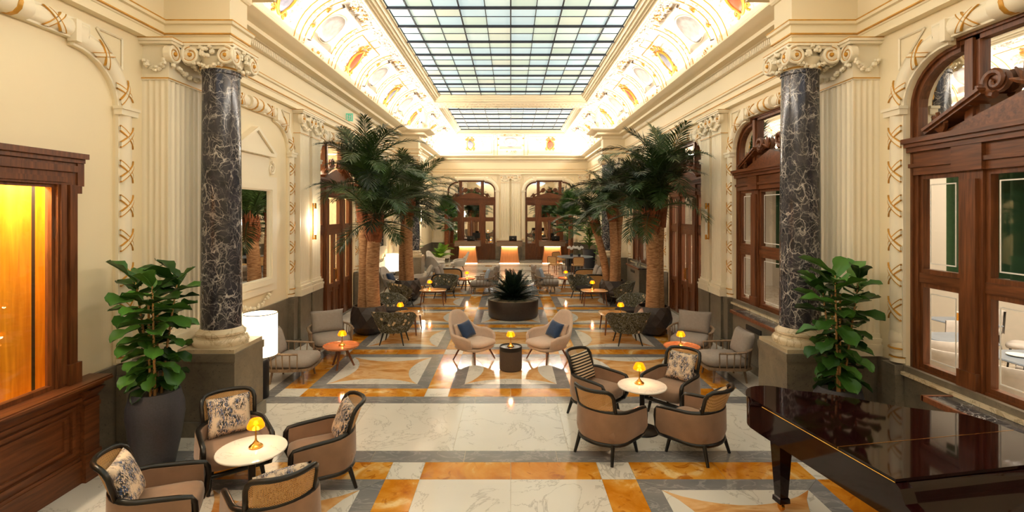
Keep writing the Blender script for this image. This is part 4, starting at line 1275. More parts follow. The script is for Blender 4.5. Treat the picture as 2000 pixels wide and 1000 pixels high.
la = cane(-2.74,3.96,22,'cane-back armchair by the oak apron panelling, its cushion turned from the fig pot')
lb = cane(-2.70,4.98,-52,'cane-back armchair standing against the fig pot and column plinth')
lc = cane(-1.78,3.85,128,'cane-back armchair whose botanical cushion shows only over its frame top')
ld = cane(-1.80,4.90,208,'cane-back armchair at the fig side marble table, angled to the open white floor')
ra = cane(1.09,6.60,-42,'cane-back armchair with striped cushion opposite the blush lounge chair')
rb = cane(1.05,5.56,45,'cane-back armchair without a cushion, back towards the open white floor')
rc = cane(2.0,5.55,132,'cane-back armchair with striped cushion, back towards the piano')
rd = cane(2.10,6.62,222,'cane-back armchair with botanical cushion by the spindle armchairs')
put_pillow(la,'botanical','botanical print cushion in the armchair by the oak apron',(-.125,0,.385),22)
put_pillow(lb,'botanical','botanical print cushion in the armchair against the fig pot',(-.125,0,.385),22)
put_pillow(lc,'botanical','botanical print cushion barely showing over a cane back',(-.125,.0,.41),20)
put_pillow(ld,'botanical','botanical print cushion in the armchair angled to the white floor',(-.125,0,.385),22)
put_pillow(ra,'striped','black and cream striped cushion opposite the blush lounge chair',(-.125,0,.385),22)
put_pillow(rc,'striped','black and cream striped cushion in the armchair backed to the piano',(-.125,0,.385),22)
put_pillow(rd,'botanical','botanical print cushion in the armchair by the spindle armchairs',(-.125,0,.385),22)
def marble_table(x, y, label):
    t = thing('marble_table', label, 'table', (x,y,0), 0, 'round marble pedestal tables')
    MB().lathe([(0,.518),(.27,.518),(.285,.524),(.287,.532),(.283,.538),(0,.538)],40,cap=False).build('marble_top', m['tabletop'], t, smooth=40)
    MB().lathe([(.03,.0),(.03,.515)],14).build('stem', m['blackmetal'], t, smooth=40)
    MB().lathe([(0,0),(.20,0),(.205,.008),(.2,.016),(.04,.024),(.03,.03)],32,cap=False).build('foot', m['blackwood'], t, smooth=40)
    MB().lathe([(.1,.5),(.1,.518)],16).build('mount_plate', m['blackmetal'], t)
marble_table(*TL,'round white marble table among botanical cushioned armchairs by the fig pot')
marble_table(*TR,'round white marble table among striped cushioned armchairs near the piano')
def make_lamp():
    t = thing('table_lamp', 'x', 'lamp')
    MB().lathe([(0,0),(.055,0),(.058,.012),(.05,.02),(.045,.022),(.03,.034),(.022,.045),(.010,.06),(.007,.08),(.007,.185),(.012,.19),(0,.19)],20,cap=False).build('stem_base', m['gold'], t, smooth=40)
    MB().lathe([(.066,.17),(.071,.175),(.071,.195),(.052,.235),(.045,.245),(.0,.248),(.0,.244),(.043,.24),(.049,.23),(.067,.193),(.066,.17)],24,cap=False).build('amber_shade', m['amber'], t, smooth=40)
    MB().lathe([(0,.195),(.016,.2),(.018,.21),(.010,.222),(0,.224)],10,cap=False).build('bulb', m['candle'], t, smooth=True)
    l = bpy.data.lights.new('table_lamp_light','POINT'); l.energy = 1.1; l.color = (1,.72,.42); l.shadow_soft_size = .03
    o = bpy.data.objects.new('table_lamp_light', l); COL.objects.link(o); o.parent = t; o.location = (0,0,.155)
    return t
LAMP = make_lamp(); _lf = [True]
def lamp(x, y, z, label):
    g = 'small amber table lamps'
    if _lf[0]:
        _lf[0] = False; LAMP.location = (x,y,z); LAMP['label'] = label; LAMP['group'] = g; return LAMP
    return dup(LAMP, (x,y,z), 0, label, g)
lamp(TL[0]+.02,TL[1]+.03,.538,'amber glass table lamp on the marble table by the fig pot')
lamp(TR[0]-.02,TR[1]+.05,.538,'amber glass table lamp on the marble table near the piano')

# ---------------------------------------------------------------- spindle armchair
def make_spindle():
    t = thing('spindle_armchair', 'x', 'chair')
    base = [(.34,.30),(.36,.2),(.37,0),(.36,-.2),(.34,-.30),(.0,-.35),(-.20,-.34),(-.33,-.24),(-.38,0),(-.33,.24),(-.20,.34),(0,.35)]
    MB().prism(base,.205,.24).build('base_frame', m['ash'], t)
    rail = [(.20,.36),(.0,.375),(-.18,.36),(-.30,.28),(-.37,.15),(-.40,0),(-.37,-.15),(-.30,-.28),(-.18,-.36),(0,-.375),(.20,-.36)]
    zs = [.475,.48,.495,.515,.53,.535,.53,.515,.495,.48,.475]
    MB().tube([(x,y,z) for (x,y),z in zip(rail,zs)], .026, 8, flat=.62).build('arm_rail', m['ash'], t, smooth=True)
    n = 19
    for i in range(n):
        q = i/(n-1)*(len(rail)-1); k = min(int(q),len(rail)-2); f = q-k
        x = rail[k][0]*(1-f)+rail[k+1][0]*f; y = rail[k][1]*(1-f)+rail[k+1][1]*f; z = zs[k]*(1-f)+zs[k+1]*f
        MB().tube([(x*.93,y*.93,.23),(x*.99,y*.99,z)], .0085, 6).build('spindle', m['ash'], t)
    for sx,sy in ((1,1),(1,-1),(-1,1),(-1,-1)):
        MB().tube([(sx*.22,sy*.22,.21),(sx*.25,sy*.25,0)],[.022,.014],8).build('leg', m['ash'], t, smooth=40)
    MB().sq((.03,0,.31),(.68,.62,.17),.4,24,8,e2=.55).build('seat_cushion', m['greyfabric'], t, smooth=True)
    o = link('back_cushion', pillow_mesh(.60,.42,.17,m['greyfabric'],'back_cushion'), t); o.location = (-.22,0,.36); o.rotation_euler = (0,radians(-16),0)
    return t
SPIN = make_spindle(); _sf = [True]
def spin(x, y, rz, label):
    g = 'grey cushioned spindle armchairs'
    if _sf[0]:
        _sf[0] = False; SPIN.location = (x,y,0); SPIN.rotation_euler = (0,0,radians(rz)); SPIN['label'] = label; SPIN['group'] = g; return SPIN
    return dup(SPIN,(x,y,0),rz,label,g)
spin(-3.38,7.95,2,'grey spindle armchair side on, just past the white drum floor lamp')
spin(-3.27,9.28,-60,'grey spindle armchair backed to the fluted pilaster by the oak door')
spin(3.33,8.0,178,'grey spindle armchair side on, beside the right column plinth')
spin(3.24,9.22,238,'grey spindle armchair backed to the stone wall by the brass sconce')
s1 = spin(-.92,16.35,188,'spindle armchair with pale blue cushion left of the round planter')
s2 = spin(-.78,17.6,172,'spindle armchair behind the tray table left of the round planter')
s3 = spin(1.18,16.6,-6,'spindle armchair with pale blue cushion right of the round planter')
s4 = spin(1.10,17.7,8,'spindle armchair further behind, right of the round planter')
put_pillow(s1,'palebluefabric','pale blue cushion on the spindle armchair left of the planter',(-.12,0,.40),18)
put_pillow(s3,'palebluefabric','pale blue cushion on the spindle armchair right of the planter',(-.12,0,.40),18)
def make_tray():
    t = thing('tray_table', 'x', 'table')
    MB().lathe([(0,.335),(.27,.335),(.29,.35),(.295,.372),(.287,.372),(.28,.352),(0,.349)],40,cap=False).build('tray_top', m['copperwood'], t, smooth=40)
    for k in range(3):
        a = 2*pi*k/3+.5
        MB().tube([(.06*cos(a),.06*sin(a),.34),(.21*cos(a),.21*sin(a),0)],[.026,.016],4).build('leg', m['walnut'], t)
    MB().lathe([(.09,.315),(.09,.336)],16).build('hub', m['walnut'], t)
    return t
TRAY = make_tray(); TRAY.location = (-2.83,8.55,0); TRAY['label'] = 'copper-brown round tray table between the two spindle armchairs by the drum lamp'; TRAY['group'] = 'round tray tables'
dup(TRAY,(2.84,8.50,0),40,'copper-brown round tray table by the right column spindle armchairs','round tray tables')
dup(TRAY,(-1.48,17.0,0),0,'far round tray table left of the planter beside spindle armchairs','round tray tables')
dup(TRAY,(1.86,17.2,0),70,'far round tray table right of the planter beside spindle armchairs','round tray tables')
lamp(-2.83,8.6,.349,'amber lamp on the tray table by the drum floor lamp'); lamp(2.84,8.55,.349,'amber lamp on the tray table by the right column')
lamp(-1.46,17.1,.349,'amber lamp on the far tray table left of the planter'); lamp(1.86,17.3,.349,'amber lamp on the far tray table right of the planter')

# ---------------------------------------------------------------- floral tub chair
def make_floral():
    t = thing('floral_chair', 'x', 'chair')
    N = 28; rows = []
    def rim(a): return .62+.05*cos(a)+.014*abs(sin(a*4.0))
    A = [-1.9+3.8*i/N for i in range(N+1)]
    def sec(a, f, off):
        # f 0 bottom .. 1 top ; flares outwards
        r = .26+.13*f**.8+off; x = -.02-(r+.02*f)*cos(a)*(.92); y = (r+.03*f)*sin(a)
        z = .25+(rim(a)-.25)*f - (.16*f*max(0,abs(a)-1.1)**1.3)
        return (x,y,z)
    outer = [[sec(a,f,.022) for a in A] for f in (0,.2,.4,.6,.8,.95,1)]
    inner = [[sec(a,f,-.03) for a in A] for f in (1,.9,.7,.45,.2,.05)]
    mb = MB().strip(outer+inner)
    for e in (0,N): mb.add([r[e] for r in outer+inner], [tuple(range(13))])
    mb.build('tub_shell', m['floral'], t, smooth=60)
    MB().lathe([(0,.235),(.25,.24),(.27,.26),(.26,.28),(0,.28)],24,cap=False).build('seat_base', m['floral'], t, smooth=40)
    MB().sq((.05,0,.325),(.52,.50,.11),.5,20,8,e2=.6).build('seat_cushion', m['darkfabric'], t, smooth=True)
    for sx,sy in ((1,1),(1,-1),(-1,1),(-1,-1)):
        MB().tube([(sx*.16,sy*.17,.25),(sx*.215,sy*.235,0)],[.02,.011],8).build('leg', m['blackwood'], t, smooth=40)
    return t
FLO = make_floral(); _ff = [True]
def floral(x,y,rz,label):
    g = 'dark floral tub chairs'
    if _ff[0]:
        _ff[0] = False; FLO.location = (x,y,0); FLO.rotation_euler = (0,0,radians(rz)); FLO['label'] = label; FLO['group'] = g; return FLO
    return dup(FLO,(x,y,0),rz,label,g)
floral(-2.3,10.12,88,'dark floral tub chair seen from behind beside the left black palm pot')
floral(-2.72,11.82,-28,'dark floral tub chair half hidden behind the left black palm pot')
floral(-2.98,14.05,40,'dark floral tub chair in front of the palm pot by the left walnut table')
floral(-1.98,15.3,238,'dark floral tub chair facing out behind the left walnut coffee table')
floral(2.3,10.08,92,'dark floral tub chair seen from behind beside the right black palm pot')
floral(2.74,11.8,200,'dark floral tub chair half hidden behind the right black palm pot')
floral(3.02,14.15,155,'dark floral tub chair beside the palm pot by the right walnut table')
floral(2.12,15.3,-58,'dark floral tub chair facing out behind the right walnut coffee table')
def make_coffee():
    t = thing('coffee_table', 'x', 'table')
    MB().sq((0,0,.405),(.74,.62,.028),.55,28,6,e2=.5).build('marble_top', m['peach'], t, smooth=40)
    ap = [(-.27,-.2),(.27,-.2),(.27,.2),(-.27,.2)]
    mb = MB()
    for (a,b),(c_,d) in zip(ap,ap[1:]+ap[:1]): mb.tube([(a,b,.37),(c_,d,.37)],.02,4)
    mb.build('apron', m['walnut'], t)
    for x,y in ap: MB().tube([(x,y,.39),(x*1.18,y*1.2,0)],[.022,.013],8).build('leg', m['walnut'], t, smooth=40)
    return t
COF = make_coffee(); COF.location = (-2.17,14.35,0); COF['label'] = 'walnut coffee table with rosy stone top left of the planter'; COF['group'] = 'walnut coffee tables'
dup(COF,(2.32,14.25,0),0,'walnut coffee table with rosy stone top right of the planter','walnut coffee tables')
dup(COF,(-2.22,11.05,0),90,'low walnut table mostly hidden behind the left floral tub chair','walnut coffee tables')
dup(COF,(2.22,11.05,0),90,'low walnut table mostly hidden behind the right floral tub chair','walnut coffee tables')
lamp(-2.28,14.4,.419,'amber lamp on the walnut table left of the planter'); lamp(2.28,14.3,.419,'amber lamp on the walnut table right of the planter')
lamp(-2.34,10.85,.419,'amber lamp peeping over the left floral tub chair'); lamp(2.33,10.85,.419,'amber lamp peeping over the right floral tub chair')

# ---------------------------------------------------------------- sculpted lounge chair
def make_swoon(mat):
    t = thing('lounge_chair', 'x', 'chair')
    N = 30; A = [-2.25+4.5*i/N for i in range(N+1)]
    def top(a):
        b = math.exp(-(a/.74)**4); s_ = abs(a)
        arm = .47-.05*max(0,s_-1.5)-.16*max(0,s_-1.95)**1.2
        return arm+(.80-arm)*b
    def sec(a, f, off):
        zt_ = top(a); b = math.exp(-(a/.85)**4)
        rx = (.22+.13*min(1,f*1.5)**.6)+off; ry = (.24+.13*min(1,f*1.4)**.6)+off
        x = .02-rx*cos(a)-.10*b*f*f-.02*f; y = ry*sin(a)
        if f > .5 and b > .1: y *= 1-.06*(f-.5)*b
        y *= 1+.06*f*(1-b)
        z = .20+(zt_-.20)*f
        return (x,y,z)
    FS = (0,.12,.28,.45,.62,.8,.93,1)
    outer = [[sec(a,f,.028) for a in A] for f in FS]; inner = [[sec(a,f,-.025) for a in A] for f in FS[::-1]]
    inner[0] = [(x,y,z) for x,y,z in inner[0]]
    toprow = [[((p[0]+q[0])/2,(p[1]+q[1])/2,p[2]+.022) for p,q in zip(outer[-1],inner[0])]]
    allr = outer+toprow+inner
    mb = MB().strip(allr)
    for e in (0,N): mb.add([r[e] for r in allr], [tuple(range(len(allr)))])
    mb.build('shell', mat, t, smooth=70)
    MB().sq((.03,0,.235),(.60,.60,.10),.55,24,6,e2=.7).build('shell_floor', mat, t, smooth=True)
    MB().sq((.07,0,.315),(.60,.56,.11),.5,24,8,e2=.6).build('seat_cushion', mat, t, smooth=True)
    o = link('lumbar_cushion', pillow_mesh(.42,.26,.12,mat,'lumbar_cushion'), t); o.location = (-.20,0,.36); o.rotation_euler = (0,radians(-22),0)
    for sx,sy in ((1,1),(1,-1),(-1,1),(-1,-1)):
        MB().tube([(sx*.17+.02,sy*.18,.22),(sx*.26+.02,sy*.26,0)],[.019,.010],8).build('leg', m['walnut'], t, smooth=40)
    return t
SW = make_swoon(m['blush']); SW.location = (-.66,9.02,0); SW.rotation_euler = (0,0,radians(-38)); SW['label'] = 'blush pink lounge chair with blue cushion, left of the felt drum table'; SW['group'] = 'sculpted lounge chairs'
sw2 = dup(SW,(.66,9.02,0),218,'blush pink lounge chair with blue cushion, right of the felt drum table','sculpted lounge chairs')
put_pillow(SW,'bluefabric','small blue velvet cushion on the left-hand blush lounge chair of the drum table',(-.08,.02,.37),30,0,PILS,'blue velvet cushions',8)
put_pillow(sw2,'bluefabric','small blue velvet cushion on the right-hand blush lounge chair of the drum table',(-.08,-.02,.37),30,0,PILS,'blue velvet cushions',-8)
SP = make_swoon(m['paleshell']); SP.location = (-3.35,23.0,0); SP.rotation_euler = (0,0,radians(-25)); SP['label'] = 'pale grey lounge chair standing by the lime green palm'; SP['group'] = 'sculpted lounge chairs'
dup(SP,(-3.05,20.7,0),70,'pale grey lounge chair turned away behind the far left column','sculpted lounge chairs')
dup(SP,(-2.30,22.6,0),190,'pale grey lounge chair in profile in front of the left reception desk','sculpted lounge chairs')
sp4 = dup(SP,(-3.72,16.35,0),-20,'pale lounge chair with blue cushion behind the left palm trunks','sculpted lounge chairs')
put_pillow(sp4,'bluefabric','blue velvet cushion on the lounge chair behind the palm trunks',(-.06,0,.37),28,0,PILS,'blue velvet cushions')
dup(SP,(-3.05,16.9,0),200,'pale lounge chair hidden mostly by the palm pot at the left walnut table','sculpted lounge chairs')
# drum side table
t = thing('drum_table', 'felt covered drum side table between the two blush lounge chairs', 'table', (0,8.43,0))
MB().lathe([(0,.0),(.165,0),(.18,.012),(.183,.03),(.183,.32),(.178,.325)],36,cap=False).build('felt_drum', m['felt'], t, smooth=40)
MB().lathe([(.17,.322),(.184,.322),(.186,.335),(.186,.385),(.18,.39),(.172,.388),(.170,.376),(0,.376)],36,cap=False).build('tray_top', m['blackwood'], t, smooth=40)
lamp(0,8.43,.376,'amber lamp on the felt drum table')

# ---------------------------------------------------------------- rattan sofas
def make_sofa():
    t = thing('rattan_sofa', 'x', 'sofa')
    MB().sq((.02,0,.33),(.66,1.5,.18),.25,24,8,e2=.5).build('seat_cushion', m['greyfabric'], t, smooth=True)
    MB().box(-.34,.34,-.76,.76,.2,.25).build('seat_frame', m['blackwood'], t)
    MB().box(-.37,-.33,-.76,.76,.25,.62).build('back_panel', m['canesolid'], t)
    for s in (-1,1):
        ol = [(.40*cos(a)*(1 if abs(cos(a)) < .8 else 1), s*.80, .38+.24*sin(a)) for a in (2*pi*i/28 for i in range(28))]
        ol = [(math.copysign(abs(cos(a))**.5,cos(a))*.40, s*.80, .37+math.copysign(abs(sin(a))**.6,sin(a))*.22) for a in (2*pi*i/32 for i in range(32))]
        MB().tube(ol,.026,8,closed=True).build('arm_loop', m['blackwood'], t, smooth=True)
        n = len(ol); MB().add([(x*.97,y-s*.008,z) for x,y,z in ol]+[(x*.97,y+s*.008,z) for x,y,z in ol],[tuple(range(n)),tuple(range(n,2*n))]).build('cane_arm', m['canesolid'], t)
        for x in (-.28,.28): MB().tube([(x,s*.74,.2),(x*1.12,s*.78,0)],[.024,.016],8).build('leg', m['blackwood'], t, smooth=40)
    for y in (-.38,.38):
        o = link('back_cushion', PIL['greyfabric'], t); o.location = (-.22,y,.41); o.rotation_euler = (0,radians(-18),0); o.scale = (1.1,1.5,1.05)
    return t
SO = make_sofa(); SO.location = (-2.12,17.15,0); SO['label'] = 'cane-sided sofa with rounded black arms behind the left floral chairs'; SO['group'] = 'rattan sofas'
dup(SO,(2.62,17.0,0),180,'cane-sided sofa with rounded black arms behind the right floral chairs','rattan sofas')

# ---------------------------------------------------------------- orchid table with stools
t = thing('round_high_table', 'round grey marble table on black slatted base carrying orchids', 'table', (2.79,22.2,0))
MB().lathe([(0,.62),(.74,.62),(.78,.635),(.78,.65),(0,.655)],40,cap=False).build('marble_top', m['bluetable'], t, smooth=40)
for i in range(14):
    a = 2*pi*i/14; MB().box(-.025,.025,-.006,.006,0,.62).build('slat', m['blackmetal'], t, loc=(.34*cos(a),.34*sin(a),0), rot=(0,0,a+pi/2))
MB().lathe([(.36,0),(.37,.02),(.3,.03)],28).build('foot_ring', m['blackmetal'], t)
def make_dining():
    t = thing('cane_dining_chair', 'x', 'chair')
    MB().sq((0,0,.42),(.46,.46,.07),.35).build('seat', m['canesolid'], t, smooth=True)
    MB().box(-.24,-.215,-.21,.21,.47,.74).build('cane_back', m['canesolid'], t)
    fr = [(-.23,-.22,.44),(-.235,-.225,.70),(-.235,-.19,.75),(-.235,.19,.75),(-.235,.225,.70),(-.23,.22,.44)]
    MB().tube(fr,.017,8).build('back_frame', m['walnut'], t, smooth=True)
    for sx,sy in ((1,1),(1,-1),(-1,1),(-1,-1)): MB().tube([(sx*.19,sy*.19,.40),(sx*.21,sy*.21,0)],[.018,.013],8).build('leg', m['walnut'], t)
    return t
D = make_dining(); D.location = (1.85,21.2,0); D.rotation_euler = (0,0,radians(48)); D['label'] = 'cane dining chair beside the orchid table, nearer the reception desks'; D['group'] = 'cane dining chairs'
dup(D,(2.72,20.9,0),95,'cane dining chair in front of the orchid table','cane dining chairs')
dup(D,(2.2,23.2,0),-55,'cane dining chair behind the orchid table','cane dining chairs')

# ---------------------------------------------------------------- drum floor lamps
def floor_lamp(x,y,label,k=1.0):
    t = thing('floor_lamp', label, 'lamp', (x,y,0), 0, 'white drum floor lamps')
    MB().lathe([(0,0),(.10,0),(.112,.012),(.115,.03),(.115,.50),(.10,.555),(.07,.58),(0,.585)],28,cap=False).build('lamp_base', m['blackmetal'], t, smooth=40)
    MB().lathe([(.224,.60),(.225,1.18),(.221,1.18),(.22,.60)],36,cap=False).lathe([(0,.612),(.22,.612)],36,cap=False).lathe([(0,1.172),(.22,1.172)],36,cap=False).build('lamp_shade', m['shade'], t, smooth=40)
    MB().lathe([(.226,1.176),(.226,1.186),(.219,1.186),(.219,1.176)],36,cap=False).lathe([(.226,.598),(.226,.604),(.219,.604)],36,cap=False).build('shade_rim', m['blackmetal'], t)
    MB().lathe([(.02,.58),(.02,.62)],10).build('neck', m['blackmetal'], t)
floor_lamp(-3.50,7.15,'tall white drum floor lamp standing behind the left column plinth')
floor_lamp(-3.98,17.2,'white drum floor lamp glowing behind the left palm trunks')

# ---------------------------------------------------------------- reception desks
def desk(x, label, lap):
    t = thing('reception_desk', label, 'desk', (x,25.95,0), 0, 'reception desks with glowing fronts')
    pts = lambda w,z,d: [(-w,-d,z),(w,-d,z),(w,d,z),(-w,d,z)]
    MB().strip([pts(.50,.0,.30),pts(.44,.40,.28),pts(.40,.83,.26)], closed=True).build('tapered_front', m['deskwood'], t)
    MB().box(-.64,.64,-.36,.36,.85,1.10).build('counter_box', m['deskbox'], t)
    MB().box(-.655,.655,-.375,.375,1.10,1.115).build('counter_top', m['walnut'], t)
    MB().box(-.40,.40,-.30,-.265,.815,.845).build('glow_strip', m['led'], t)
    MB().box(-.5,.5,-.31,-.30,.0,.02).build('foot_glow', m['led'], t)
    l = bpy.data.lights.new('desk_glow','AREA'); l.shape = 'RECTANGLE'; l.size = .8; l.size_y = .03; l.energy = 6; l.color = (1,.72,.40)
    o = bpy.data.objects.new('desk_glow', l); COL.objects.link(o); o.parent = t; o.location = (0,-.33,.84)
    if lap:
        q = thing('laptop', 'black laptop open on the '+lap, 'laptop', (x+.17,25.85,1.115), 0, 'laptops on the reception desks')
        MB().box(-.19,.19,-.12,.13,0,.015).build('keyboard_half', m['laptop'], q)
        MB().box(-.19,.19,-.006,.006,0,.25).build('screen_half', m['laptop'], q, loc=(0,-.12,.012), rot=(radians(14),0,0))
        MB().lathe([(.022,0),(.022,.004)],16).build('round_logo', m['chrome'], q, loc=(0,-.157,.135), rot=(radians(104),0,0))
desk(-2.17,'copper-brown reception desk in front of the left arched door','left-hand arched door desk')
desk(-.06,'copper-brown reception desk between the two arched doors','desk between the arched doors')
desk(2.09,'copper-brown reception desk in front of the right arched door','right-hand arched door desk')
q = thing('desktop_monitor', 'dark monitor beside the laptop on the left reception desk', 'monitor', (-1.76,26.12,1.115))
MB().box(-.2,.2,-.01,.01,.12,.4).build('screen', m['laptop'], q); MB().box(-.02,.02,-.01,.03,0,.14).build('stand', m['laptop'], q); MB().box(-.1,.1,-.06,.08,0,.012).build('foot', m['laptop'], q)

# ---------------------------------------------------------------- bottles on the third right-hand sill shelf
for i,(dy,h,r) in enumerate(((-.5,.3,.035),(-.38,.12,.03),(-.28,.10,.03),(-.15,.26,.03),(.0,.11,.03),(.12,.10,.028))):
    y = BAYS[3]+dy
    tag(MB().lathe([(0,0),(r,0),(r,h*.6),(r*.9,h*.66),(r*.4,h*.75),(r*.38,h),(0,h)] if h > .2 else [(0,0),(r*.8,0),(r,h),(r*.92,h),(r*.7,.006),(0,.006)],14,cap=False).build('glass_bottle' if h > .2 else 'tumbler', m['clear'], None, smooth=40, loc=(WX-.17,y,.87)),
        'clear glass water bottle on the radiator shelf by the right palms' if h > .2 else 'small clear tumbler on the radiator shelf by the right palms', 'bottle' if h > .2 else 'glass', 'glassware on the radiator shelf')

# ================================================================ GRAND PIANO
px0, py0 = 2.30, 3.06; rz = 10.3
t = thing('grand_piano', 'dark burgundy black grand piano with closed lid beside the window', 'piano', (px0,py0,0), rz)
LN = 1.62; W = 1.48
side = [(0,0),(0,1.2)]
for i in range(13):
    a = pi - pi*i/12*.78; side.append((.27+.27*cos(a), 1.32+.30*sin(a)))
crv = [(.53,1.44),(.68,1.36),(.82,1.24),(.95,1.10),(1.08,.97),(1.22,.87),(1.36,.79),(1.45,.72),(W,.60),(W,0)]
outl = side[:2]+side[3:-2]+crv
def inset(poly, d):
    cx = sum(p[0] for p in poly)/len(poly); cy = sum(p[1] for p in poly)/len(poly); return [(x+(cx-x)*d,y+(cy-y)*d) for x,y in poly]
rim = MB().prism(inset(outl,.012),.735,.975)
rim.build('rim_case', m['piano'], t, smooth=30)
fold = [p for p in outl if p[1] > .42]
lid2 = [(0,.43)]+[p for p in outl if p[1] > .43]+[(W,.43)]
MB().prism(lid2,.982,1.0).build('lid', m['piano'], t, smooth=30)
MB().prism([(0,0.0),(0,.425),(W,.425),(W,0.0)],.982,1.0).build('front_lid', m['piano'], t)
MB().box(.0,W,.4255,.4295,.984,1.0015).build('lid_hinge', m['gold'], t)
MB().tube([(-.004,.0,.98),(-.004,1.2,.98)],.003,4).build('lid_bead', m['gold'], t)
for x_ in (0,W-.09):
    pr = [(-.34,.66),(.03,.66),(.03,.98),(.0,.975),(-.03,.955),(-.045,.92),(-.06,.88),(-.12,.85),(-.30,.84),(-.34,.82)]
    nn_ = len(pr); MB().add([(x_,y,z) for y,z in pr]+[(x_+.09,y,z) for y,z in pr],[tuple(range(nn_)),tuple(range(nn_,2*nn_))]+[(i,(i+1)%nn_,nn_+(i+1)%nn_,nn_+i) for i in range(nn_)]).build('key_arm', m['piano'], t)
MB().box(0,W,-.36,.1,.62,.70).build('keybed', m['piano'], t)
rows = []
for y,z in ((.02,.975),(-.01,.955),(-.02,.91),(-.03,.86),(-.06,.80),(-.09,.77)): rows.append([(.09,y,z),(W-.09,y,z)])
MB().strip(rows).build('fallboard', m['piano'], t, smooth=True)
for i in range(52):
    x = .10+(W-.2)*i/52; MB().box(x,x+(W-.2)/52-.0015,-.30,-.09,.70,.735).build('white_key', m['paper'], t)
for i in range(51):
    if i % 7 in (2,6): continue
    x = .10+(W-.2)*(i+1)/52; MB().box(x-.006,x+.006,-.22,-.09,.735,.75).build('black_key', m['laptop'], t)
for x,y in ((.14,.06),(W-.14,.06),(.30,1.36)):
    lg = MB().strip([[(x-a,y-a,z),(x+a,y-a,z),(x+a,y+a,z),(x-a,y+a,z)] for a,z in ((.065,.74),(.07,.66),(.055,.64),(.062,.60),(.038,.13),(.048,.12),(.05,.08),(.03,.07))], closed=True).build('leg', m['piano'], t)
    MB().box(x-.02,x+.02,y-.02,y+.02,.05,.08).build('caster_fork', m['gold'], lg)
    c_ = MB().lathe([(0,-.014),(.03,-.014),(.034,0),(.03,.014),(0,.014)],16,cap=False); c_.xf(lambda p:(x+p[2],y+p[0],.034+p[1])); c_.build('caster', m['gold'], lg, smooth=40)
mb = MB()
for x in (-.1,.1): mb.tube([(W/2+x,.1,.66),(W/2+x,.12,.14)],.016,8)
mb.box(W/2-.16,W/2+.16,.05,.18,.10,.15); mb.build('pedal_lyre', m['piano'], t)
for x in (-.07,0,.07): MB().box(W/2+x-.012,W/2+x+.012,-.06,.06,.075,.085).build('pedal', m['gold'], t)
MB().box(.3,1.2,.2,1.0,.69,.735).build('soundboard_beam', m['blackwood'], t)
# ================================================================ PLANTS
def frond_mesh(e0, bend, L, n, ll, name='frond', mat='frond', seed=0, droop=.35, v=.25, wl_=.0095):
    rnd = random.Random(seed); mb = MB(); K = 14
    pts = [Vector((0,0,0))]; dirs = []
    for i in range(K):
        t = i/(K-1); a = radians(e0-bend*t**1.3); d = Vector((cos(a),0,sin(a))); dirs.append(d); pts.append(pts[-1]+d*(L/K))
    pts = pts[:K]
    mb.tube(pts, [.016*(1-.85*i/(K-1)) for i in range(K)], 5)
    for i in range(n):
        t = .13+.86*i/(n-1); q = t*(K-1); k = min(int(q),K-2); f = q-k
        p = pts[k].lerp(pts[k+1],f); d = dirs[k].lerp(dirs[k+1],f).normalized(); up = Vector((-d.z,0,d.x))
        l = ll*(.45+.55*sin(pi*min(1,.18+t*.82)))*rnd.uniform(.85,1.1)
        if t > .85: l *= 1-(t-.85)*2.2
        ang = radians(62-34*t+rnd.uniform(-7,7))
        for s in (-1,1):
            lat = Vector((0,s,0)); w = wl_*(1 if t < .9 else .8)
            dd = (d*cos(ang)+lat*sin(ang)+up*(v+rnd.uniform(-.12,.12))).normalized()
            mid = p+dd*l*.5+Vector((0,0,-droop*l*.10)); tip = p+dd*l+Vector((0,0,-droop*l*.45))
            sd = dd.cross(up).normalized()*w
            mb.add([p-sd*.4,p+sd*.4,mid+sd,mid-sd,tip], [(0,1,2,3),(3,2,4)])
    return mb.mesh(name, m[mat])
FRONDS = [frond_mesh(82,62,1.45,50,.40,seed=1,droop=.5),frond_mesh(62,95,1.6,52,.42,seed=2,droop=.6),frond_mesh(46,88,1.6,52,.42,seed=3,droop=.6),frond_mesh(26,76,1.5,48,.40,seed=4,droop=.55),frond_mesh(2,60,1.15,38,.32,seed=5)]
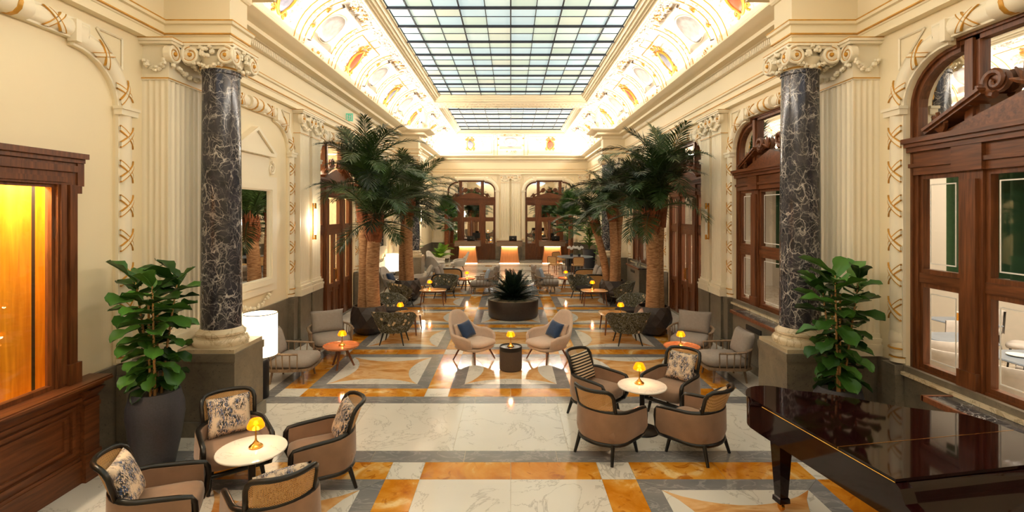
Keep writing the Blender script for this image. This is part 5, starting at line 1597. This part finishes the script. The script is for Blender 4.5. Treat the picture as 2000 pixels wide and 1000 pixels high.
def palm(base, top, zb, label, seed, scale=1.0, nf=30, r0=.12, boots=.5, group='tall feathery palms in pots'):
    rnd = random.Random(seed)
    x0,y0,z0 = base; x1,y1,z1 = top
    t = thing('palm_tree', label, 'palm', (x0,y0,z0), 0, group)
    V = Vector((x1-x0,y1-y0,z1-z0)); K = 26
    path = []; rr = []
    for i in range(K):
        q = i/(K-1); p = V*q; p.x += .05*sin(q*pi)*(1 if V.x < 0 else -1); path.append(p); rr.append(r0*(1.08-.16*q)*(1+.025*(i % 2)))
    MB().tube(path, rr, 14).build('trunk', m['trunk'], t, smooth=60)
    # shaggy boots below the crown
    mb = MB(); h = V.length
    nb = 8
    for j in range(nb):
        q = 1-boots/h*(1-j/nb); p = V*q; p.x += .05*sin(q*pi)*(1 if V.x < 0 else -1)
        for i in range(16):
            a = 2*pi*(i+.5*(j % 2))/16+rnd.uniform(-.12,.12); rb = r0*(.95+.32*sin(pi*min(1,(j+1)/nb*.8)))
            d = Vector((cos(a),sin(a),0)); s_ = Vector((-sin(a),cos(a),0))*rnd.uniform(.016,.03); hh = rnd.uniform(.13,.26)
            A = p+d*rb*.86; B = p+d*(rb+.022)+Vector((0,0,hh*.55)); C = p+d*(rb+rnd.uniform(.0,.06))+Vector((0,0,hh))+s_*rnd.uniform(-1.5,1.5)
            mb.add([A-s_,A+s_,B+s_*.9,B-s_*.9,C+s_*.2,C-s_*.2,A-d*.03,B-d*.035], [(0,1,2,3),(3,2,4,5),(0,3,7,6),(1,6,7,2)])
    mb.lathe([(r0*.9,0),(r0*1.25,boots*.5),(r0*1.2,boots*.9),(r0*.6,boots*1.05)],12,tuple(V*(1-boots/h)))
    mb.build('boot_sheath', m['boot'], t, smooth=30)
    for i in range(nf):
        q = i/(nf-1); k = min(4,int(q*4.99)); 
        a = i*2.39996+rnd.uniform(-.3,.3); wd = cos(a)*(1 if x1 > 0 else -1)
        if wd > .45 and k > 1: k = rnd.choice((0,0,1))
        f = link('frond', FRONDS[k], t)
        f.location = V+Vector((.05*cos(a),.05*sin(a),.04-.12*q)); sc = scale*rnd.uniform(.85,1.12)
        if wd > .0: sc = max(.4, min(sc, (4.14-abs(x1))/((.95,1.3,1.42,1.42,1.1)[k]*wd+.28)))
        f.rotation_euler = (rnd.uniform(-.25,.25),rnd.uniform(-.12,.12),a); f.scale = (sc,sc,sc)
    return t
def facet_pot(x,y,r,h,mat,label,rim=.82):
    t = thing('faceted_pot', label, 'pot', (x,y,0), 0, 'faceted palm pots')
    rnd = random.Random(int(x*10+y)); rows = []; seg = 11
    prof = [(.55,0),(.80,.12),(.98,.33),(1.0,.55),(.94,.78),(rim,1.0)]
    for j,(q,z) in enumerate(prof):
        off = .5*(j % 2); row = []
        for i in range(seg):
            a = 2*pi*(i+off)/seg; k = 1+rnd.uniform(-.035,.035) if 0 < j < 5 else 1
            row.append((r*q*k*cos(a),r*q*k*sin(a),h*z+(rnd.uniform(-.03,.03) if 0 < j < 5 else 0)))
        rows.append(row)
    mb = MB(); vs = [p for rw in rows for p in rw]; fs = []
    for j in range(len(rows)-1):
        for i in range(seg):
            i2 = (i+1) % seg; a,b,c_,d = j*seg+i,j*seg+i2,(j+1)*seg+i2,(j+1)*seg+i
            if j % 2 == 0: fs += [(a,b,d),(b,c_,d)]
            else: fs += [(a,b,c_),(a,c_,d)]
    fs.append(tuple(range(seg))[::-1]); mb.add(vs,fs)
    inner = [(p[0]*.92,p[1]*.92,p[2]) for p in rows[-1]]; low = [(p[0]*.9,p[1]*.9,p[2]-.10) for p in rows[-1]]
    mb.strip([rows[-1],inner,low], closed=True)
    mb.build('pot_body', m[mat], t)
    MB().lathe([(0,h-.07),(r*rim*.91,h-.07)],20,cap=False).build('soil', m['soil'], t)
    return t
facet_pot(-3.03,10.95,.41,.60,'potblack','black faceted pot with two palms by the left spindle armchairs')
facet_pot(3.03,10.9,.41,.60,'potblack','black faceted pot with two palms by the right spindle armchairs')
facet_pot(-3.05,15.1,.42,.60,'potblack','black faceted pot with palms by the left walnut coffee table')
facet_pot(2.98,14.95,.42,.60,'potblack','black faceted pot with palms by the right walnut coffee table')
palm((-3.17,11.02,.50),(-3.24,11.1,3.3),0,'taller palm of the pair in the left black pot',1,1.15,34,.115,.95)
palm((-2.91,10.88,.50),(-2.84,10.8,2.45),0,'shorter palm with shaggy crown in the left black pot',2,1.14,34,.135,.5)
palm((2.98,10.78,.50),(2.90,10.7,2.60),0,'shorter palm with shaggy crown in the right black pot',3,1.15,34,.135,.5)
palm((3.17,10.99,.50),(3.28,11.1,3.20),0,'taller palm of the pair in the right black pot',4,1.15,34,.12,.95)
palm((-3.18,15.18,.50),(-3.12,15.3,2.62),0,'palm on the wall side of the pot by the left walnut table',5,1.1,28,.12,.4)
palm((-2.95,15.0,.50),(-2.95,15.0,2.95),0,'upright palm on the room side of the pot by the left walnut table',6,1.15,30,.12,.5)
palm((2.84,15.02,.50),(2.42,15.1,2.35),0,'palm leaning over the floral chairs from the pot by the right walnut table',7,.95,24,.105,.4)
palm((2.97,14.80,.50),(2.90,14.8,2.75),0,'middle palm of three in the pot by the right walnut table',8,1.1,28,.11,.45)
palm((3.12,15.05,.50),(3.28,15.1,3.15),0,'tallest palm of three in the pot by the right walnut table',9,1.0,26,.11,.5)

# ---------------------------------------------------------------- fiddle leaf figs
def fig_leaf(L, W_, fold, wave, seed):
    rnd = random.Random(seed); mb = MB(); rows = []
    prof = [(0,.10),(.12,.42),(.28,.60),(.45,.62),(.6,.86),(.75,1.0),(.88,.86),(.96,.5),(1,.06)]
    for i,(t,w_) in enumerate(prof):
        row = []
        for s in (-1,-.5,0,.5,1):
            y = s*W_/2*w_; z = abs(s)**1.3*fold*W_*w_ + (wave*sin(i*1.9+s) if abs(s) == 1 else 0) - .22*L*t*t
            row.append((t*L,y,z))
        rows.append(row)
    mb.strip(rows); mb.tube([(-.05,0,.01),(0,0,0),(L*.5,0,-.055*L),(L*.97,0,-.205*L)],[.005,.005,.004,.001],5)
    return mb.mesh('leaf', m['fig'], True)
FIG = [fig_leaf(.30,.20,.22,.012,1),fig_leaf(.26,.17,.30,.015,2),fig_leaf(.22,.14,.2,.01,3)]
def fig(x,y,h0,h1,label,plabel,potmat,seed,r=.26,nst=3,spread=.16):
    rnd = random.Random(seed)
    p = thing('tall_planter', plabel, 'pot', (x,y,0), 0, 'tall rounded fig planters')
    MB().lathe([(0,0),(r*.62,0),(r*.66,.02),(r*.86,h0*.35),(r,h0*.68),(r*.98,h0*.82),(r*.86,h0*.97),(r*.84,h0),(r*.78,h0),(r*.79,h0-.09),(0,h0-.09)],32,cap=False).build('pot_body', m[potmat], p, smooth=50)
    MB().lathe([(0,h0-.045),(r*.79,h0-.05)],24,cap=False).build('gravel', m['gravel'], p)
    t = thing('fiddle_leaf_fig', label, 'plant', (x,y,h0-.06), 0, 'fiddle leaf figs')
    H = h1-h0
    for k in range(nst):
        a0 = 2*pi*k/nst+seed; hh = H*(.98 if k == 0 else rnd.uniform(.78,.97))
        stem = [Vector((.05*cos(a0)+spread*cos(a0)*q**1.2, .05*sin(a0)+spread*sin(a0)*q**1.2, hh*q)) for q in (0,.2,.4,.6,.8,1)]
        MB().tube(stem,[.014,.013,.012,.011,.009,.006],6).build('stem', m['bamboo'], t)
        nl = 31
        for i in range(nl):
            q = .10+.90*i/(nl-1); z = q*5; j = min(4,int(z)); pt = stem[j].lerp(stem[j+1],z-j)
            o = link('leaf', FIG[rnd.choice((0,0,1,2))], t); a = i*2.4+k+rnd.uniform(-.4,.4)
            el = radians(-62*q**2.2+18+rnd.uniform(-14,14)); s_ = rnd.uniform(.85,1.15)*(.8+.35*q)
            
            o.location = pt; o.rotation_euler = (rnd.uniform(-.35,.35),el,a); o.scale = (s_,s_,s_)
    for k in range(2):
        a = seed*2+k*2.6; MB().tube([(.07*cos(a),.07*sin(a),0),(.09*cos(a),.09*sin(a),H*.82)],.011,6).build('support_cane', m['bamboo'], t)
fig(-3.62,5.22,.78,1.98,'fiddle leaf fig in the slate planter beside the oak apron','tall slate planter holding a fiddle leaf fig by the oak window','potgrey',1)
fig(3.52,5.5,.72,2.02,'fiddle leaf fig in the planter behind the piano','tall slate planter half hidden behind the piano','potgrey',4,.25,3,.15)

# ---------------------------------------------------------------- round planter bench with dark fern
t = thing('round_planter', 'low round black planter bench in the middle of the hall', 'planter', (.06,12.7,0))
MB().lathe([(0,0),(.58,0),(.60,.02),(.615,.05),(.63,.43),(.625,.44),(.40,.445),(.38,.40),(0,.40)],56,cap=False).build('planter_drum', m['potblack'], t, smooth=40)
MB().lathe([(.33,.443),(.625,.443),(.625,.45),(.33,.45)],56,cap=False).build('planter_top', m['stonelight'], t, smooth=40)
MB().lathe([(0,.40),(.33,.41),(.35,.46),(.3,.50),(0,.5)],24,cap=False).build('inner_pot', m['blackmetal'], t, smooth=40)
t = thing('dark_fern', 'dark spiky fern growing in the low round planter', 'plant', (.06,12.7,.48))
SPK = [frond_mesh(e,b,.70,34,.15,'fern_frond','darkfern',20+i,.1,.3,.006) for i,(e,b) in enumerate(((84,20),(66,30),(46,35),(26,30),(8,20)))]
rnd = random.Random(5)
for i in range(110):
    q = i/109; f = link('fern_frond', SPK[min(4,int(q*5))], t); a = i*2.4; s_ = rnd.uniform(.85,1.12)
    f.location = (.12*q*cos(a),.12*q*sin(a),0); f.rotation_euler = (rnd.uniform(-.3,.3),0,a); f.scale = (s_,s_,s_)

# ---------------------------------------------------------------- far plants
def fan_leaf(r, n, mat, seed):
    mb = MB(); rnd = random.Random(seed)
    mb.tube([(0,0,0),(.35*r,0,.12*r),(.6*r,0,.14*r)],[.012,.01,.008],5)
    c_ = Vector((.6*r,0,.14*r))
    for i in range(n):
        a = -1.9+3.8*i/(n-1); d = Vector((cos(a),sin(a),.25)).normalized(); l = r*(.75-.1*abs(a))*rnd.uniform(.9,1.05); s_ = Vector((-sin(a),cos(a),0))*.017*r
        mid = c_+d*l*.5; tip = c_+d*l-Vector((0,0,.16*l))
        mb.add([c_,mid+s_,tip,mid-s_,mid+Vector((0,0,.02))],[(0,1,4),(0,4,3),(4,1,2),(3,4,2)])
    return mb.mesh('fan_leaf', m[mat])
FANL = fan_leaf(1.0,44,'fanleaf',1)
def fan_palm(x,y,zp,h,label,n=22,trunk=True,sc=1.0):
    t = thing('fan_palm', label, 'palm', (x,y,zp), 0, 'far fan palms'); rnd = random.Random(int(x*9)); H = h-zp
    MB().tube([(0,0,0),(.03,0,H*.5),(0,0,H)],[.09,.11,.08],10).build('trunk', m['boot'], t)
    for i in range(n):
        q = i/(n-1); o = link('fan_leaf', FANL, t); a = i*2.4+rnd.uniform(-.2,.2); s_ = sc*rnd.uniform(.8,1.0)*(.8 if q > .6 else 1)
        o.location = (0,0,H*(1-.5*q)); o.rotation_euler = (rnd.uniform(-.3,.3),radians(-72+90*q),a); o.scale = (s_,s_,s_)
def pot(x,y,r,h,mat,label,name='plant_pot',legs=False):
    t = thing(name, label, 'pot', (x,y,0)); z0 = .22 if legs else 0
    MB().lathe([(0,z0),(r*.78,z0),(r,z0+h-.02),(r,z0+h),(r*.9,z0+h),(r*.88,z0+h-.05),(0,z0+h-.05)],24,cap=False).build('pot_body', m[mat], t, smooth=40)
    if legs:
        for k in range(4):
            a = pi/4+k*pi/2; MB().tube([(r*1.02*cos(a),r*1.02*sin(a),0),(r*1.02*cos(a),r*1.02*sin(a),z0+h*.7)],.012,6).build('stand_leg', m['paper'], t)
        MB().lathe([(r*1.0,z0+.1),(r*1.03,z0+.1),(r*1.03,z0+.12),(r*1.0,z0+.12)],24).build('stand_ring', m['paper'], t)
pot(-3.3,26.1,.24,.42,'potwhite','white pot on a slim stand under the far left fan palm','pot_on_stand',True)
fan_palm(-3.3,26.1,.58,2.75,'fan palm in the white pot before the left arched door',46,sc=.72)
pot(2.85,24.6,.3,.5,'potgrey','grey pot under the fan palm near the right arched door')
fan_palm(2.85,24.6,.45,2.7,'fan palm near the right arched door behind the orchid table',46,sc=.9)
LIME = [frond_mesh(e,b,.95,26,.28,'lime_frond','lime',40+i,.4,.2) for i,(e,b) in enumerate(((80,50),(62,70),(42,70)))]
pot(-3.4,24.5,.26,.4,'potwhite','pale pot of the lime green palm behind the lounge chairs')
t = thing('lime_palm', 'bright lime green feathery palm behind the pale lounge chairs', 'plant', (-3.4,24.5,.36)); rnd = random.Random(9)
for i in range(30):
    q = i/29; f = link('lime_frond', LIME[min(2,int(q*3))], t); a = i*2.4; f.rotation_euler = (rnd.uniform(-.3,.3),0,a); s_ = rnd.uniform(.8,1.1)*(.6 if cos(a) < -.3 else 1); f.scale = (s_,s_,s_)
mbl = fig_leaf(.34,.13,.15,.008,8); mbl.materials.clear(); mbl.materials.append(m['bushleaf'])
def bush(x,y,z,h,n,label,seed,name='broadleaf_plant',sc=1.0):
    t = thing(name, label, 'plant', (x,y,z)); rnd = random.Random(seed)
    for k in range(4):
        a = k*1.57; MB().tube([(0,0,0),(.08*cos(a),.08*sin(a),h*.5),(.16*cos(a),.16*sin(a),h*.9)],[.012,.01,.006],5).build('stem', m['stem'], t)
    for i in range(n):
        q = i/(n-1); o = link('leaf', mbl, t); a = i*2.4; o.location = (.15*q*cos(a*.7),.15*q*sin(a*.7),h*(.15+.8*q)); s_ = sc*rnd.uniform(.9,1.3)
        o.rotation_euler = (rnd.uniform(-.3,.3),radians(rnd.uniform(-60,-5)),a); o.scale = (s_,s_,s_)
pot(3.62,23.6,.3,.85,'potgrey','tall dark pot beside the orchid table')
bush(3.62,23.6,.78,1.25,60,'bright broad-leaved plant in the tall dark pot by the orchid table',3)
bush(3.75,21.6,.3,1.3,46,'leafy trailing plant hanging beside the far right column',5,'trailing_plant',.7)
pot(3.75,21.6,.2,.36,'potgrey','low grey pot of the leafy plant by the far right column')
bush(-3.75,19.75,.3,1.4,44,'leafy plant tucked behind the far left column',6,'broadleaf_plant',.8)
pot(-3.75,19.75,.2,.36,'potgrey','low grey pot of the leafy plant behind the far left column')
def orchid(x,y,label):
    t = thing('potted_orchid', label, 'orchid', (x,y,.655), 0, 'white orchids on the round table')
    MB().lathe([(0,0),(.055,0),(.065,.12),(.055,.12),(.05,.03)],16,cap=False).build('pot', m['potgrey'], t, smooth=40)
    for s in (-1,1):
        MB().tube([(0,0,.1),(s*.02,0,.3),(s*.07,0,.42),(s*.15,0,.44)],.005,5).build('stem', m['stem'], t)
        for i in range(5):
            p = (s*(.02+.03*i),-.02,.34+.04*min(i,2)-.015*max(0,i-2)); f = MB()
            for k in range(5):
                a = 2*pi*k/5; f.blob((p[0]+.028*cos(a),p[1],p[2]+.028*sin(a)),(.026,.008,.026),6)
            f.build('blossom', m['white_petal'], t)
        MB().tube([(0,0,.11),(s*.08,.0,.16),(s*.15,0,.12)],[.02,.03,.004],6,flat=.25).build('leaf', m['stem'], t)
orchid(2.62,22.1,'white orchid on the round table, standing on the desk side'); orchid(2.95,22.05,'white orchid on the round table, standing on the wall side')

# ---------------------------------------------------------------- seated stucco figures on the entablature blocks of the far columns
def statue(s, label):
    V_ = [(0,0,.18),(0,0,.40),(0,0,.58),(0,0,.66),(0,-.02,.80), (.09,0,.56),(.22,-.05,.42),(.27,-.14,.30), (-.09,0,.56),(-.20,.02,.66),(-.27,-.02,.82), (.09,-.02,.16),(.13,-.26,.22),(.14,-.28,.0), (-.09,-.02,.16),(-.14,-.24,.14),(-.15,-.40,.0)]
    E_ = [(0,1),(1,2),(2,3),(3,4),(2,5),(5,6),(6,7),(2,8),(8,9),(9,10),(0,11),(11,12),(12,13),(0,14),(14,15),(15,16)]
    R_ = [.13,.11,.11,.05,.085,.05,.04,.03,.05,.04,.03,.08,.065,.045,.08,.065,.045]
    me = bpy.data.meshes.new('stucco_figure'); me.from_pydata(V_,E_,[])
    bm = bmesh.new(); bm.from_mesh(me); sk = bm.verts.layers.skin.verify()
    for v_,q in zip(bm.verts,R_): v_[sk].radius = (q,q)
    bm.verts.ensure_lookup_table(); bm.verts[0][sk].use_root = True; bm.to_mesh(me); bm.free(); me.materials.append(m['stucco'])
    o = link('stucco_figure', me); o.location = (s*3.14,18.42,5.52); o.rotation_euler = (0,0,radians(-s*25)); o.modifiers.new('skin','SKIN'); o.modifiers.new('sub','SUBSURF').levels = 2
    o.modifiers['sub'].render_levels = 2
    tag(o, label, 'statue')
statue(-1,'seated white stucco figure on the cornice above the far left column'); statue(1,'seated white stucco figure on the cornice above the far right column')
